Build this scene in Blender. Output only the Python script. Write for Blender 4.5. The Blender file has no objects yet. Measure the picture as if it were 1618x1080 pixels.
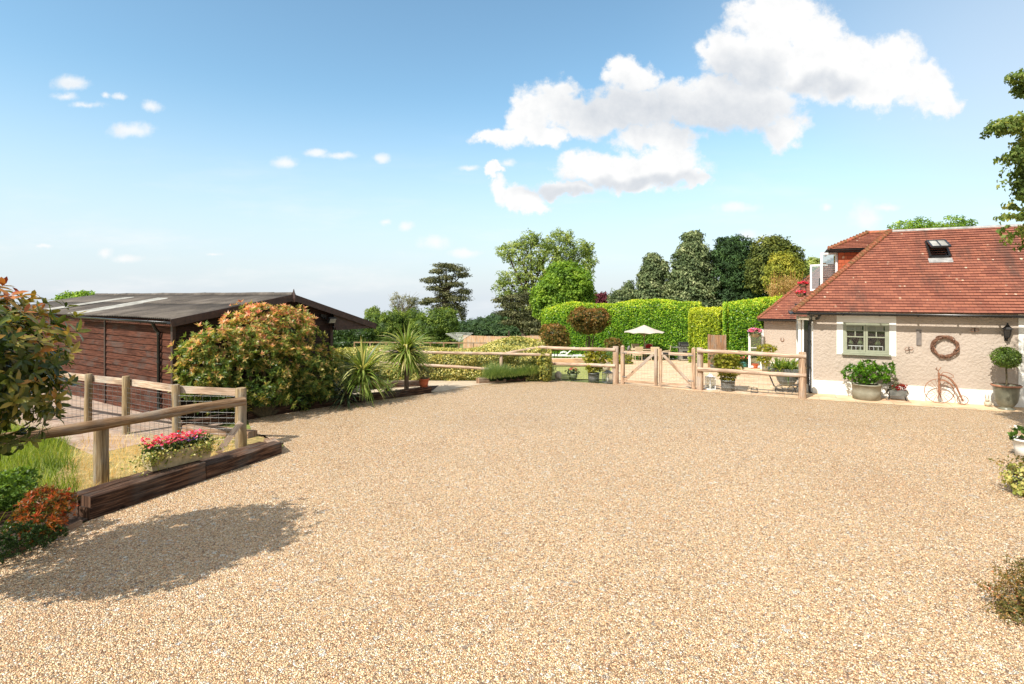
import bpy, bmesh, math, random
import numpy as np
from mathutils import Vector, Matrix

# ------------------------------------------------------------------ camera, sky, sun, exposure
sc = bpy.context.scene
COL = sc.collection
CH = 2.8          # camera height above the gravel
F = 860.0         # focal length in photo pixels
HY = 468.0        # horizon row of the photo
cam_d = bpy.data.cameras.new("camera")
cam = bpy.data.objects.new("camera", cam_d)
COL.objects.link(cam)
cam.location = (0, 0, CH)
cam.rotation_euler = (math.radians(90), 0, 0)
cam_d.sensor_width = 36.0
cam_d.lens = 36.0 * F / 1618.0
cam_d.shift_y = -(540.0 - HY) / 1618.0
cam_d.clip_start = 0.05
cam_d.clip_end = 8000
sc.camera = cam

sc.view_settings.view_transform = 'Standard'
sc.view_settings.look = 'None'
sc.view_settings.gamma = 1
sc.view_settings.exposure = 0.72
sc.render.engine = 'CYCLES'
sc.cycles.max_bounces = 6
sc.cycles.transparent_max_bounces = 6
sc.cycles.use_denoising = True

SUN = Vector((0.644, 0.684, -1.0)).normalized()
sd = bpy.data.lights.new("sun", 'SUN')
sd.energy = 4.3
sd.angle = math.radians(0.6)
sd.color = (1.0, 0.95, 0.87)
so = bpy.data.objects.new("sun", sd)
so.rotation_euler = SUN.to_track_quat('-Z', 'Y').to_euler()
so.location = (-20, -20, 40)
COL.objects.link(so)

class NT:
    """small helper around a node tree"""
    def __init__(s, nt): s.nt = nt
    def n(s, t, **k):
        nd = s.nt.nodes.new(t)
        for a, b in k.items():
            if a.startswith('i_'):
                nm = a[2:]
                nd.inputs[int(nm) if nm.isdigit() else nm].default_value = b
            else: setattr(nd, a, b)
        return nd
    def l(s, a, b): s.nt.links.new(a, b)
    def val(s, x, sock):
        if hasattr(x, 'links') or hasattr(x, 'is_linked'): s.l(x, sock)
        else: sock.default_value = x
    def math(s, op, a, b=0.0, c=None, clamp=False):
        m = s.n('ShaderNodeMath', operation=op, use_clamp=clamp)
        s.val(a, m.inputs[0]); s.val(b, m.inputs[1])
        if c is not None: s.val(c, m.inputs[2])
        return m.outputs[0]
    def vmath(s, op, a, b=None, c=None):
        m = s.n('ShaderNodeVectorMath', operation=op)
        s.val(a, m.inputs[0])
        if b is not None: s.val(b, m.inputs[1])
        if c is not None: s.val(c, m.inputs[2])
        return m.outputs['Value'] if op in ('LENGTH', 'DOT_PRODUCT', 'DISTANCE') else m.outputs[0]
    def mix(s, f, a, b, mode='MIX'):
        m = s.n('ShaderNodeMix', data_type='RGBA', blend_type=mode)
        s.val(f, m.inputs[0])
        for x, i in ((a, 6), (b, 7)):
            if isinstance(x, tuple) and len(x) == 3: x = x + (1,)
            s.val(x, m.inputs[i])
        return m.outputs[2]
    def ramp(s, f, stops, interp='LINEAR'):
        r = s.n('ShaderNodeValToRGB'); e = r.color_ramp
        e.interpolation = interp
        while len(e.elements) < len(stops): e.elements.new(0.5)
        for el, (p, c) in zip(e.elements, stops):
            el.position = p; el.color = (c[0], c[1], c[2], 1) if isinstance(c, tuple) else (c, c, c, 1)
        s.l(f, r.inputs[0]); return r.outputs[0]
    def smooth(s, x, a, b):
        m = s.n('ShaderNodeMapRange', interpolation_type='SMOOTHSTEP')
        s.val(x, m.inputs[0]); m.inputs[1].default_value = a; m.inputs[2].default_value = b
        return m.outputs[0]
    def noise(s, vec, scale, detail=3, rough=.55, dist=0.0):
        m = s.n('ShaderNodeTexNoise'); m.inputs['Scale'].default_value = scale
        m.inputs['Detail'].default_value = detail; m.inputs['Roughness'].default_value = rough
        m.inputs['Distortion'].default_value = dist
        if vec is not None: s.l(vec, m.inputs['Vector'])
        return m

def srgb(*c):
    if len(c) == 1: h = c[0]; c = tuple(int(h[i:i+2], 16) for i in (0, 2, 4))
    return tuple((x/255/12.92 if x/255 <= .04045 else ((x/255+.055)/1.055)**2.4) for x in c)

world = bpy.data.worlds.new("World"); sc.world = world; world.use_nodes = True
W = NT(world.node_tree)
bg = world.node_tree.nodes['Background']
bg.inputs[1].default_value = 0.15
sky = W.n('ShaderNodeTexSky', sky_type='NISHITA', sun_disc=False)
sky.sun_elevation = math.radians(46.8); sky.sun_rotation = math.radians(223.3)
sky.air_density = 1.0; sky.dust_density = 0.6; sky.ozone_density = 1.6; sky.altitude = 60
tc = W.n('ShaderNodeTexCoord')
sep = W.n('ShaderNodeSeparateXYZ'); W.l(tc.outputs['Generated'], sep.inputs[0])
front = W.math('GREATER_THAN', sep.outputs[1], 0.05)
yy = W.math('MAXIMUM', sep.outputs[1], 0.05)
u_ = W.math('DIVIDE', sep.outputs[0], yy); v_ = W.math('DIVIDE', sep.outputs[2], yy)
cmb = W.n('ShaderNodeCombineXYZ'); W.l(u_, cmb.inputs[0]); W.l(v_, cmb.inputs[1])
p0 = cmb.outputs[0]
n1 = W.noise(p0, 9.0, 3, .6)
w1 = W.vmath('MULTIPLY_ADD', W.vmath('SUBTRACT', n1.outputs['Color'], (.5, .5, .5)), (.10, .075, 0), p0)
n2 = W.noise(p0, 34.0, 5, .66)
pw = W.vmath('MULTIPLY_ADD', W.vmath('SUBTRACT', n2.outputs['Color'], (.5, .5, .5)), (.042, .036, 0), w1)
def cloud_field(blobs, p):
    cur = None
    for (x, y, rx, ry) in blobs:
        cu, cv = (x-809)/F, (HY-y)/F; iu, iv = F/rx, F/ry
        q = W.vmath('MULTIPLY_ADD', p, (iu, iv, 0), (-cu*iu, -cv*iv, 0))
        d = W.vmath('LENGTH', q)
        cur = d if cur is None else W.math('SMOOTH_MIN', cur, d, .1)
    return W.math('SUBTRACT', 1.0, cur)
BIG = [(1225,30,85,62),(1290,62,60,46),(1345,92,62,44),(1405,100,62,48),(1458,135,48,48),(1482,165,34,26),
 (1385,140,90,38),(1300,120,100,56),(1205,100,90,66),(1150,90,52,48),(1180,165,110,50),(1240,205,48,34),(1110,160,105,48),
 (1060,150,60,38),(992,118,40,36),(1000,170,100,44),(935,188,60,30),(884,162,46,42),(838,184,52,46),(795,216,52,24),(930,178,60,34),
 (770,216,26,18),(860,208,44,24),(1040,215,90,24),(955,262,90,36),(1045,266,84,40),(915,252,40,16),(1085,286,54,13),
 (1010,284,96,18),(1060,232,48,22),(822,312,42,20),(848,326,22,13),(790,298,26,22),(776,272,20,10),(885,296,56,16)]
SMALL = [(1165,327,38,9),(1305,326,9,8),(1368,344,28,24),(1400,328,28,6),(112,131,30,12),(104,152,22,7),
 (134,165,28,6),(167,150,9,5),(188,151,12,5),(240,167,17,10),(208,205,37,13),(450,256,23,11),(500,241,18,6),(538,246,28,6),
 (602,250,14,8),(610,350,10,6),(641,358,13,8),(687,381,27,13),(735,399,26,7),(70,387,16,4),(165,400,14,10),(200,409,28,7),
 (338,402,14,3),(1180,372,20,10),(1210,380,22,12),(740,265,16,5),(800,258,18,7)]
dB = cloud_field(BIG, pw)
psm = W.vmath('MULTIPLY_ADD', W.vmath('SUBTRACT', n2.outputs['Color'], (.5, .5, .5)), (.018, .014, 0), p0)
dS = cloud_field([(x, y, rx*1.2, ry*1.25) for x, y, rx, ry in SMALL], psm)
nf = W.noise(p0, 24.0, 7, .66)
nv = W.math('SUBTRACT', nf.outputs[0], .5)
mB = W.smooth(W.math('ADD', dB, W.math('MULTIPLY', nv, 1.15)), -.05, .42)
mS = W.math('MULTIPLY', W.smooth(W.math('ADD', dS, W.math('MULTIPLY', nv, 1.7)), -.05, .95), .85)
mask = W.math('MULTIPLY', W.math('MAXIMUM', mB, mS), front)
# thin veils low over the horizon
veil_n = W.noise(W.vmath('MULTIPLY', p0, (3.2, 16, 0)), 1.0, 5, .6)
veil = W.math('MULTIPLY', W.smooth(veil_n.outputs[0], .46, .8), W.math('MULTIPLY', W.smooth(v_, .36, .0), .55))
mask = W.math('MAXIMUM', mask, W.math('MULTIPLY', veil, front))
# grey undersides where the cloud is deep, lit billows elsewhere
GREY = [(1010,172,125,38),(1120,185,125,40),(1180,120,60,34),(1010,286,110,10),(880,300,50,10),(1300,140,60,16)]
dG = cloud_field(GREY, w1)
nb = W.noise(W.vmath('ADD', p0, (.012, -.016, 0)), 26.0, 5, .62)
rel = W.math('SUBTRACT', nf.outputs[0], nb.outputs[0])
g = W.math('ADD', W.math('MULTIPLY', W.smooth(dG, -.7, .7), .8), W.math('MULTIPLY', rel, .75), clamp=True)
CW = W.mix(g, (4.12, 4.12, 4.1), (2.75, 2.92, 3.15))
# haze whitens the sky towards the horizon
zel = W.math('DIVIDE', sep.outputs[2], 1.0)
hz = W.smooth(zel, .36, -.02)
hzr = W.math('MULTIPLY', W.smooth(u_, .15, 1.0), W.smooth(zel, .75, .2))
hzt = W.math('MAXIMUM', W.math('MULTIPLY', hz, .9), W.math('MULTIPLY', W.math('MULTIPLY', hzr, front), .62), clamp=True)
skyc = W.mix(hzt, W.vmath('MULTIPLY', sky.outputs[0], (.82, .97, .885)), W.mix(W.smooth(zel, .12, -.02), (3.05, 3.33, 3.72), (2.95, 3.22, 3.62)))
# added cloud in the unseen sky (overhead and behind), to lift and warm the fill
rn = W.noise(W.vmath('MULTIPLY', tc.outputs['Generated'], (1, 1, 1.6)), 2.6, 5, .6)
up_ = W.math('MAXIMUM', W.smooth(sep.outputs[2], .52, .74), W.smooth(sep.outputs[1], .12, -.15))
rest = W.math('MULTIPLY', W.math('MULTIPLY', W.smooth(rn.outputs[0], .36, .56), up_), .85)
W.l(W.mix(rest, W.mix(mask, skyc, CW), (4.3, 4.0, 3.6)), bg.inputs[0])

# ------------------------------------------------------------------ helpers
def zt(y):
    if y <= 17: return 0.0
    if y <= 60: return -.075*(y-17)
    return -3.225 - .05*(y-60)
def zta(y): return np.where(y <= 17, 0, np.where(y <= 60, -.075*(y-17), -3.225-.05*(y-60)))
def G(px, py, dz=0.0):
    """a pixel of the photograph to its point on the ground"""
    o = py - HY; y = (CH-dz)*F/o
    if y > 17: y = (CH-dz-1.275)*F/(o-64.5)
    return Vector(((px-809)/F*y, y, zt(y)+dz))
def P(px, py, y): return Vector(((px-809)/F*y, y, CH-(py-HY)/F*y))
def PX(px, y, z): return Vector(((px-809)/F*y, y, z))

def tag(o, label=None, cat=None, group=None, kind=None):
    if label: o['label'] = label
    if cat: o['category'] = cat
    if group: o['group'] = group
    if kind: o['kind'] = kind
    return o
def thing(name, label, cat, loc=(0, 0, 0), rz=0.0, group=None):
    o = bpy.data.objects.new(name, None); COL.objects.link(o)
    o.location = loc; o.rotation_euler = (0, 0, rz); o.empty_display_size = .2
    return tag(o, label, cat, group)
def wmat(o):
    m = Matrix.Translation(o.location) @ o.rotation_euler.to_matrix().to_4x4()
    return (wmat(o.parent) @ m) if o.parent else m
def copy_tree(o, parent=None):
    c = o.copy(); COL.objects.link(c)
    if parent: c.parent = parent
    for ch in [x for x in bpy.data.objects if x.parent == o]: copy_tree(ch, c)
    return c

class MB:
    def __init__(s): s.v = []; s.f = []; s.uv = []; s.sm = []
    def add(s, verts, faces, uvs=None, smooth=False):
        b = len(s.v); s.v += [tuple(x) for x in verts]
        for i, f in enumerate(faces):
            s.f.append([b+k for k in f]); s.sm.append(smooth)
            s.uv.append(uvs[i] if uvs else [(verts[k][0]+verts[k][1], verts[k][2]) for k in f])
    def box(s, c, size, rz=0, M=None, taper=1.0):
        hx, hy, hz = size[0]/2, size[1]/2, size[2]/2
        R = Matrix.Rotation(rz, 3, 'Z') if M is None else M
        c = Vector(c); lv = []
        for z in (-1, 1):
            k = taper if z > 0 else 1
            for x, y in ((-1, -1), (1, -1), (1, 1), (-1, 1)): lv.append(Vector((x*hx*k, y*hy*k, z*hz)))
        vs = [c + R @ q for q in lv]
        fs = [(0, 3, 2, 1), (4, 5, 6, 7), (0, 1, 5, 4), (1, 2, 6, 5), (2, 3, 7, 6), (3, 0, 4, 7)]
        ax = max(range(3), key=lambda i: size[i]); uvs = []
        o = random.random()*9
        for f in fs:
            q = []
            for k in f:
                L = lv[k]; oth = [L[i] for i in range(3) if i != ax]
                q.append((L[ax]+o*3.1, oth[0]+oth[1]*1.01+o))
            uvs.append(q)
        s.add(vs, fs, uvs)
    def beam(s, a, b, w, h, up=(0, 0, 1)):
        a, b = Vector(a), Vector(b); d = b-a; L = d.length; x = d.normalized()
        y = Vector(up).cross(x)
        if y.length < 1e-4: y = Vector((0, 1, 0)).cross(x)
        y.normalize(); z = x.cross(y)
        s.box((a+b)/2, (L, w, h), M=Matrix((x, y, z)).transposed())
    def tube(s, pts, rad, n=10, caps=True, wob=0.0, smooth=True):
        pts = [Vector(p) for p in pts]
        if not hasattr(rad, '__len__'): rad = [rad]*len(pts)
        vs, fs, uvs = [], [], []; L = 0; o = random.random()*7
        ref = None; Ls = []
        for i, p in enumerate(pts):
            d = (pts[min(i+1, len(pts)-1)] - pts[max(i-1, 0)]).normalized()
            if ref is None:
                ref = Vector((0, 0, 1)) if abs(d.z) < .9 else Vector((1, 0, 0))
            x = ref.cross(d)
            if x.length < 1e-3: ref = Vector((1, .3, .2)); x = ref.cross(d)
            x.normalize(); y = d.cross(x); ref = y.cross(d)*-1 if False else y
            if i: L += (pts[i]-pts[i-1]).length
            Ls.append(L)
            for k in range(n):
                a = 2*math.pi*k/n; r = rad[i]*(1+wob*math.sin(3*a+i*1.7+o)+wob*.7*math.sin(5*a-i*2.3))
                vs.append(p + x*math.cos(a)*r + y*math.sin(a)*r)
            ref = y
        for i in range(len(pts)-1):
            for k in range(n):
                k2 = (k+1) % n
                fs.append((i*n+k, i*n+k2, (i+1)*n+k2, (i+1)*n+k))
                c = 2*math.pi*rad[i]/n
                uvs.append([(Ls[i]+o, k*c+o), (Ls[i]+o, (k+1)*c+o), (Ls[i+1]+o, (k+1)*c+o), (Ls[i+1]+o, k*c+o)])
        s.add(vs, fs, uvs, smooth)
        if caps:
            m = len(pts)-1
            s.add([vs[k] for k in range(n)], [tuple(range(n))[::-1]])
            s.add([vs[m*n+k] for k in range(n)], [tuple(range(n))])
    def lathe(s, c, prof, n=24, sx=1.0, sy=1.0, smooth=True):
        c = Vector(c); vs, fs = [], []; uvs = []
        for (r, z) in prof:
            for k in range(n):
                a = 2*math.pi*k/n; vs.append(c+Vector((r*math.cos(a)*sx, r*math.sin(a)*sy, z)))
        for i in range(len(prof)-1):
            for k in range(n):
                k2 = (k+1) % n; fs.append((i*n+k, i*n+k2, (i+1)*n+k2, (i+1)*n+k))
                uvs.append([(k/n, prof[i][1]), ((k+1)/n, prof[i][1]), ((k+1)/n, prof[i+1][1]), (k/n, prof[i+1][1])])
        s.add(vs, fs, uvs, smooth)
    def disc(s, c, r, n=20, sx=1, sy=1):
        c = Vector(c)
        s.add([c+Vector((r*math.cos(2*math.pi*k/n)*sx, r*math.sin(2*math.pi*k/n)*sy, 0)) for k in range(n)], [tuple(range(n))])
    def quad(s, a, b, c, d, uv=None): s.add([Vector(a), Vector(b), Vector(c), Vector(d)], [(0, 1, 2, 3)], [uv] if uv else None)
    def poly(s, pts): s.add([Vector(p) for p in pts], [tuple(range(len(pts)))])
    def prism(s, pts, off):
        """closed prism from a polygon and an offset"""
        a = [Vector(p) for p in pts]; off = Vector(off); b = [p+off for p in a]; n = len(a)
        s.add(a+b, [tuple(range(n))[::-1], tuple(range(n, 2*n))] + [(i, (i+1) % n, n+(i+1) % n, n+i) for i in range(n)])
    def ball(s, c, r, nu=16, nv=10, amp=0.0, seed=0):
        c = Vector(c); r = Vector(r) if hasattr(r, '__len__') else Vector((r, r, r)); vs, fs = [], []
        for i in range(nv+1):
            th = math.pi*i/nv
            for k in range(nu):
                a = 2*math.pi*k/nu
                m = 1+amp*(math.sin(3*a+seed+2*th)+math.sin(5*th+seed*2-2*a))*.5
                vs.append(c+Vector((r.x*math.sin(th)*math.cos(a)*m, r.y*math.sin(th)*math.sin(a)*m, -r.z*math.cos(th)*m)))
        for i in range(nv):
            for k in range(nu):
                k2 = (k+1) % nu; fs.append((i*nu+k, i*nu+k2, (i+1)*nu+k2, (i+1)*nu+k))
        s.add(vs, fs, None, True)
    def build(s, name, mat, parent=None, local=False, bevel=0.0):
        me = bpy.data.meshes.new(name)
        v = s.v
        if parent is not None and not local:
            inv = wmat(parent).inverted(); v = [tuple(inv @ Vector(q)) for q in v]
        me.from_pydata(v, [], s.f)
        uvl = me.uv_layers.new(name='uv'); flat = []
        for q in s.uv:
            for a in q: flat += [a[0], a[1]]
        uvl.data.foreach_set('uv', flat)
        me.polygons.foreach_set('use_smooth', s.sm)
        me.materials.append(mat); me.update()
        o = bpy.data.objects.new(name, me); COL.objects.link(o)
        if parent is not None: o.parent = parent
        if bevel:
            b = o.modifiers.new('bevel', 'BEVEL'); b.width = bevel; b.segments = 2; b.limit_method = 'ANGLE'; b.angle_limit = .6
        return o

# ------------------------------------------------------------------ materials
def new_mat(name):
    m = bpy.data.materials.new(name); m.use_nodes = True
    T = NT(m.node_tree); b = m.node_tree.nodes['Principled BSDF']
    return m, T, b
def coords(T, uv=False, scale=(1, 1, 1)):
    if uv:
        c = T.n('ShaderNodeUVMap').outputs[0]
    else: c = T.n('ShaderNodeTexCoord').outputs['Object']
    return T.vmath('MULTIPLY', c, scale)
def bump(T, b, h, strength=.5, dist=.02):
    n = T.n('ShaderNodeBump'); n.inputs['Strength'].default_value = strength; n.inputs['Distance'].default_value = dist
    T.l(h, n.inputs['Height']); T.l(n.outputs[0], b.inputs['Normal'])
def simple(name, c1, c2=None, scale=8, rough=.7, metal=0, bs=.3, bd=.01, uv=False, st=(1, 1, 1), lo=.35, hi=.65, detail=5):
    m, T, b = new_mat(name)
    v = coords(T, uv, st); n = T.noise(v, scale, detail, .6)
    T.l(T.ramp(n.outputs[0], [(lo, c1), (hi, c2 or tuple(x*.75 for x in c1))]), b.inputs['Base Color'])
    b.inputs['Roughness'].default_value = rough; b.inputs['Metallic'].default_value = metal
    if bs: bump(T, b, n.outputs[0], bs, bd)
    return m
def wood(name, c1, c2, c3, rough=.75, bs=.6):
    """grain along the first uv axis"""
    m, T, b = new_mat(name); b.inputs['Specular IOR Level'].default_value = .15
    v = coords(T, True, (2.2, 38, 1)); n = T.noise(v, 1.0, 5, .6, .4)
    v2 = coords(T, True, (.9, 3.5, 1)); n2 = T.noise(v2, 1.0, 3, .6)
    v3 = coords(T, True, (1.5, 160, 1)); n3 = T.noise(v3, 1.0, 2, .5)
    c = T.ramp(n.outputs[0], [(.3, c3), (.46, c2), (.68, c1)])
    c = T.mix(T.smooth(n2.outputs[0], .5, .72), c, tuple(x*.62 for x in c2))
    c = T.mix(T.smooth(n3.outputs[0], .58, .70), c, tuple(x*.28 for x in c2))
    kv = T.n('ShaderNodeTexVoronoi'); kv.inputs['Scale'].default_value = 1.0; T.l(coords(T, True, (1.6, 5.5, 1)), kv.inputs['Vector'])
    c = T.mix(T.smooth(kv.outputs['Distance'], .13, .05), c, tuple(x*.3 for x in c2))
    n4 = T.noise(coords(T, True, (1.1, 1.4, 1)), 1.0, 4, .6)
    c = T.mix(T.math('MULTIPLY', T.smooth(n4.outputs[0], .48, .66), .45), c, tuple(sum(c1)/3*k for k in (.92, .9, .82)))
    T.l(c, b.inputs['Base Color']); b.inputs['Roughness'].default_value = rough
    h = T.math('ADD', n.outputs[0], T.math('MULTIPLY', n3.outputs[0], .6))
    bump(T, b, h, bs, .012)
    return m
def leafm(name, stops, rough=.5, trans=.35, var=.25, gain=1.7):
    stops = [(p, tuple(min(.85, x*gain*k) for x, k in zip(c, (1.16, .93, 1.05)))) for p, c in stops]; trans = min(.5, trans+.1)
    m, T, b = new_mat(name)
    a = T.n('ShaderNodeAttribute', attribute_name='rnd')
    c = T.ramp(a.outputs['Fac'], stops)
    n = T.noise(T.n('ShaderNodeTexCoord').outputs['Object'], 1.1, 2, .5)
    c = T.mix(T.smooth(n.outputs[0], .4, .65), c, T.mix(1.0, c, (1-var, 1-var*.8, 1-var, 1), 'MULTIPLY'))
    T.l(c, b.inputs['Base Color']); b.inputs['Roughness'].default_value = rough
    b.inputs['Specular IOR Level'].default_value = .35
    tr = T.n('ShaderNodeBsdfTranslucent')
    T.l(T.mix(1.0, c, (1.3, 1.18, .6, 1), 'MULTIPLY'), tr.inputs[0])
    mx = T.n('ShaderNodeMixShader'); mx.inputs[0].default_value = trans
    T.l(b.outputs[0], mx.inputs[1]); T.l(tr.outputs[0], mx.inputs[2])
    T.l(mx.outputs[0], m.node_tree.nodes['Material Output'].inputs[0])
    return m

# ------------------------------------------------------------------ foliage generators
def unit(a): return a/np.maximum(np.linalg.norm(a, axis=-1, keepdims=True), 1e-9)
def np_obj(name, V, FV, rnd, mat, parent=None, world_v=True, smooth=False):
    """V (n,3) verts; FV list of (faces array k x m, rnd array)"""
    me = bpy.data.meshes.new(name)
    if parent is not None and world_v:
        M = np.array(wmat(parent).inverted()); V = V @ M[:3, :3].T + M[:3, 3]
    me.vertices.add(len(V)); me.vertices.foreach_set('co', np.ascontiguousarray(V, dtype=np.float32).ravel())
    tot = sum(f.size for f in FV); nf = sum(len(f) for f in FV)
    me.loops.add(tot); me.polygons.add(nf)
    me.loops.foreach_set('vertex_index', np.concatenate([f.ravel() for f in FV]).astype(np.int32))
    st, s0 = [], 0
    for f in FV:
        st.append(s0+np.arange(len(f))*f.shape[1]); s0 += f.size
    me.polygons.foreach_set('loop_start', np.concatenate(st).astype(np.int32))
    try: me.polygons.foreach_set('loop_total', np.concatenate([np.full(len(f), f.shape[1]) for f in FV]).astype(np.int32))
    except Exception: pass
    if smooth: me.polygons.foreach_set('use_smooth', np.ones(nf, dtype=bool))
    me.update(calc_edges=True)
    at = me.attributes.new('rnd', 'FLOAT', 'FACE'); at.data.foreach_set('value', np.asarray(rnd, dtype=np.float32))
    me.materials.append(mat)
    o = bpy.data.objects.new(name, me); COL.objects.link(o)
    if parent is not None: o.parent = parent
    return o
def leaf_quads(C, A, N, L, Wd, fold=.25):
    """C base points, A axes, N normals, L lengths, Wd widths -> verts, quads"""
    A = unit(A); S = unit(np.cross(N, A)); Nn = np.cross(A, S)
    L = L[:, None]; Wd = Wd[:, None]
    b = C; t = C + A*L - Nn*L*.15
    l = C + A*L*.5 + S*Wd*.5 + Nn*Wd*fold; r = C + A*L*.5 - S*Wd*.5 + Nn*Wd*fold
    V = np.stack([b, r, t, l], 1).reshape(-1, 3)
    n = len(C); Fq = np.arange(4*n).reshape(n, 4)
    return V, Fq
def leaf_fine(C, A, N, L, Wd, curl=.25, fold=.2):
    A = unit(A); S = unit(np.cross(N, A)); Nn = np.cross(A, S)
    L = L[:, None]; Wd = Wd[:, None]
    def pt(t, w, up=0.0): return C + A*L*t - Nn*L*curl*t*t + S*Wd*w + Nn*Wd*(abs(w)*fold+up)
    ts = [(0, 0), (.3, 0), (.7, 0), (1, 0), (.3, .42), (.7, .4), (.3, -.42), (.7, -.4)]
    V = np.stack([pt(t, w) for t, w in ts], 1).reshape(-1, 3); n = len(C); o = np.arange(n)[:, None]*8
    tri = np.concatenate([o+np.array(f) for f in ((0, 1, 4), (0, 6, 1), (5, 2, 3), (7, 3, 2))])
    qd = np.concatenate([o+np.array(f) for f in ((4, 1, 2, 5), (1, 6, 7, 2))])
    return V, tri, qd
def lumps(D, seed, amp):
    g = np.random.default_rng(seed); s = np.zeros(len(D))
    for k in range(7):
        w = unit(g.normal(size=3))*g.uniform(3, 9); s += np.sin(D @ w + g.uniform(0, 6))
    return 1+amp*s/2.6
def shell_pts(lobes, n, g, shell=.7, amp=.1, keep=.78, ext=1.0):
    """points on and just inside the union of ellipsoids; lobes (x,y,z,rx,ry,rz)"""
    Lb = np.array(lobes, float)
    ar = (Lb[:, 3]*Lb[:, 4]+Lb[:, 3]*Lb[:, 5]+Lb[:, 4]*Lb[:, 5]); ar /= ar.sum()
    idx = g.choice(len(Lb), size=int(n*2.2), p=ar)
    D = unit(g.normal(size=(len(idx), 3)))
    f = shell+(1-shell)*g.random(len(idx))**.6
    lm = np.ones(len(idx))
    for k in range(len(Lb)):
        q = idx == k; lm[q] = lumps(D[q], k*13+7, amp)
    Pp = Lb[idx, :3]+D*Lb[idx, 3:]*(f*lm)[:, None]
    Pp += D*Lb[idx, 3:]*(g.exponential(.05, len(idx))*(g.random(len(idx)) < .3)*ext)[:, None]; ok = np.ones(len(idx), bool)
    for k in range(len(Lb)):
        d = np.linalg.norm((Pp-Lb[k, :3])/Lb[k, 3:], axis=1); ok &= ~((d < keep) & (idx != k))
    Pp, D, idx = Pp[ok][:n], D[ok][:n], idx[ok][:n]
    Nn = unit(D/Lb[idx, 3:])
    return Pp, Nn, idx
def crown(name, lobes, n, size, mat, parent, seed=0, shell=.6, amp=.12, asp=.5, up=.5, droop=0.0, rj=.5, core=.0, keep=.78, clump=.95):
    g = np.random.default_rng(seed)
    if clump:
        per = 12; C0, N0, i0 = shell_pts(lobes, max(8, n//per), g, shell, amp, keep); m0 = len(C0)
        off = g.normal(size=(m0, per, 3)); off[..., 2] *= .6; off = off/np.maximum(1, np.linalg.norm(off, axis=2, keepdims=True)/1.0)
        rad = size*clump*g.uniform(.6, 1.3, (m0, 1, 1))
        C = (C0[:, None]+off*rad+N0[:, None]*rad*.3).reshape(-1, 3); Nn = unit((off*.9+N0[:, None]*.7).reshape(-1, 3)); idx = np.repeat(i0, per); m = len(C)
        cr = np.repeat(g.random(m0), per)
    else:
        C, Nn, idx = shell_pts(lobes, n, g, shell, amp, keep); m = len(C); cr = g.random(m)
    R = g.normal(size=(m, 3))
    nor = unit(Nn*.9+np.array([0, 0, up])+R*.35)
    ax = unit(np.cross(nor, g.normal(size=(m, 3)))+Nn*.35+np.array([0, 0, -droop]))
    L = size*g.uniform(.6, 1.4, m)
    V, Fq = leaf_quads(C, ax, nor, L, L*asp)
    cl = np.random.default_rng(seed+5).random(len(lobes))[idx]
    rnd = np.clip(g.random(m)*(1-rj*.5)*.7+.15+(cr-.5)*.35+ (cl-.5)*.2 + .12*np.sin(C[:, 0]*2.1+C[:, 2]*2.7), 0, 1)
    FV = [Fq]; rn = [rnd]; VV = [V]
    if core:
        b = MB()
        for l in lobes: b.ball(l[:3], (l[3]*core, l[4]*core, l[5]*core), 12, 8, .06, l[0])
        vv = np.array(b.v); VV.append(vv); FV.append(np.array(b.f)+len(V)); rn.append(np.full(len(b.f), .12))
    return np_obj(name, np.concatenate(VV), FV, np.concatenate(rn), mat, parent)
def rosettes(name, lobes, n, size, mat, parent, seed=0, k=7, shell=.8, amp=.12, asp=.36, redtop=0.0, core=0.0, spread=.9, fine=False, zr=None, keep=.85):
    """whorls of leaves at the shoot tips"""
    g = np.random.default_rng(seed)
    C, Nn, idx = shell_pts(lobes, n, g, shell, amp, keep); m = len(C)
    T = unit(Nn+np.array([0, 0, .45])+g.normal(size=(m, 3))*.3)
    a = unit(np.cross(T, g.normal(size=(m, 3)))); b = np.cross(T, a)
    base = g.random(m)
    if zr: hgt = np.clip((C[:, 2]-zr[0])/(zr[1]-zr[0]), 0, 1)
    else: hgt = np.full(m, .5)
    Cs, As, Ns, Ls, Rs = [], [], [], [], []
    for j in range(k):
        th = 2*math.pi*j/k*1.62+g.uniform(0, .8, m); el = spread*(1.0-.55*j/k)*g.uniform(.8, 1.2, m)
        d = unit(T*np.cos(el)[:, None]+(a*np.cos(th)[:, None]+b*np.sin(th)[:, None])*np.sin(el)[:, None])
        Cs.append(C+T*(size*.12*j/k)); As.append(d); Ns.append(T+g.normal(size=(m, 3))*.12)
        Ls.append(size*g.uniform(.65, 1.15, m)*(1-.25*j/k))
        Rs.append(np.clip(base*.45+redtop*(hgt**1.3)*.75*(.35+.65*j/k)+g.random(m)*.18-.05, 0, 1))
    C2, A2, N2, L2, R2 = (np.concatenate(q) for q in (Cs, As, Ns, Ls, Rs))
    if fine:
        V, tri, qd = leaf_fine(C2, A2, N2, L2, L2*asp); FV = [tri, qd]; rn = [np.tile(R2, 4), np.tile(R2, 2)]
    else:
        V, Fq = leaf_quads(C2, A2, N2, L2, L2*asp); FV = [Fq]; rn = [R2]
    VV = [V]
    if core:
        bb = MB()
        for l in lobes: bb.ball(l[:3], (l[3]*core, l[4]*core, l[5]*core), 12, 8, .06, l[0])
        VV.append(np.array(bb.v)); FV.append(np.array(bb.f)+len(V)); rn.append(np.full(len(bb.f), .06))
    return np_obj(name, np.concatenate(VV), FV, np.concatenate(rn), mat, parent)
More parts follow.
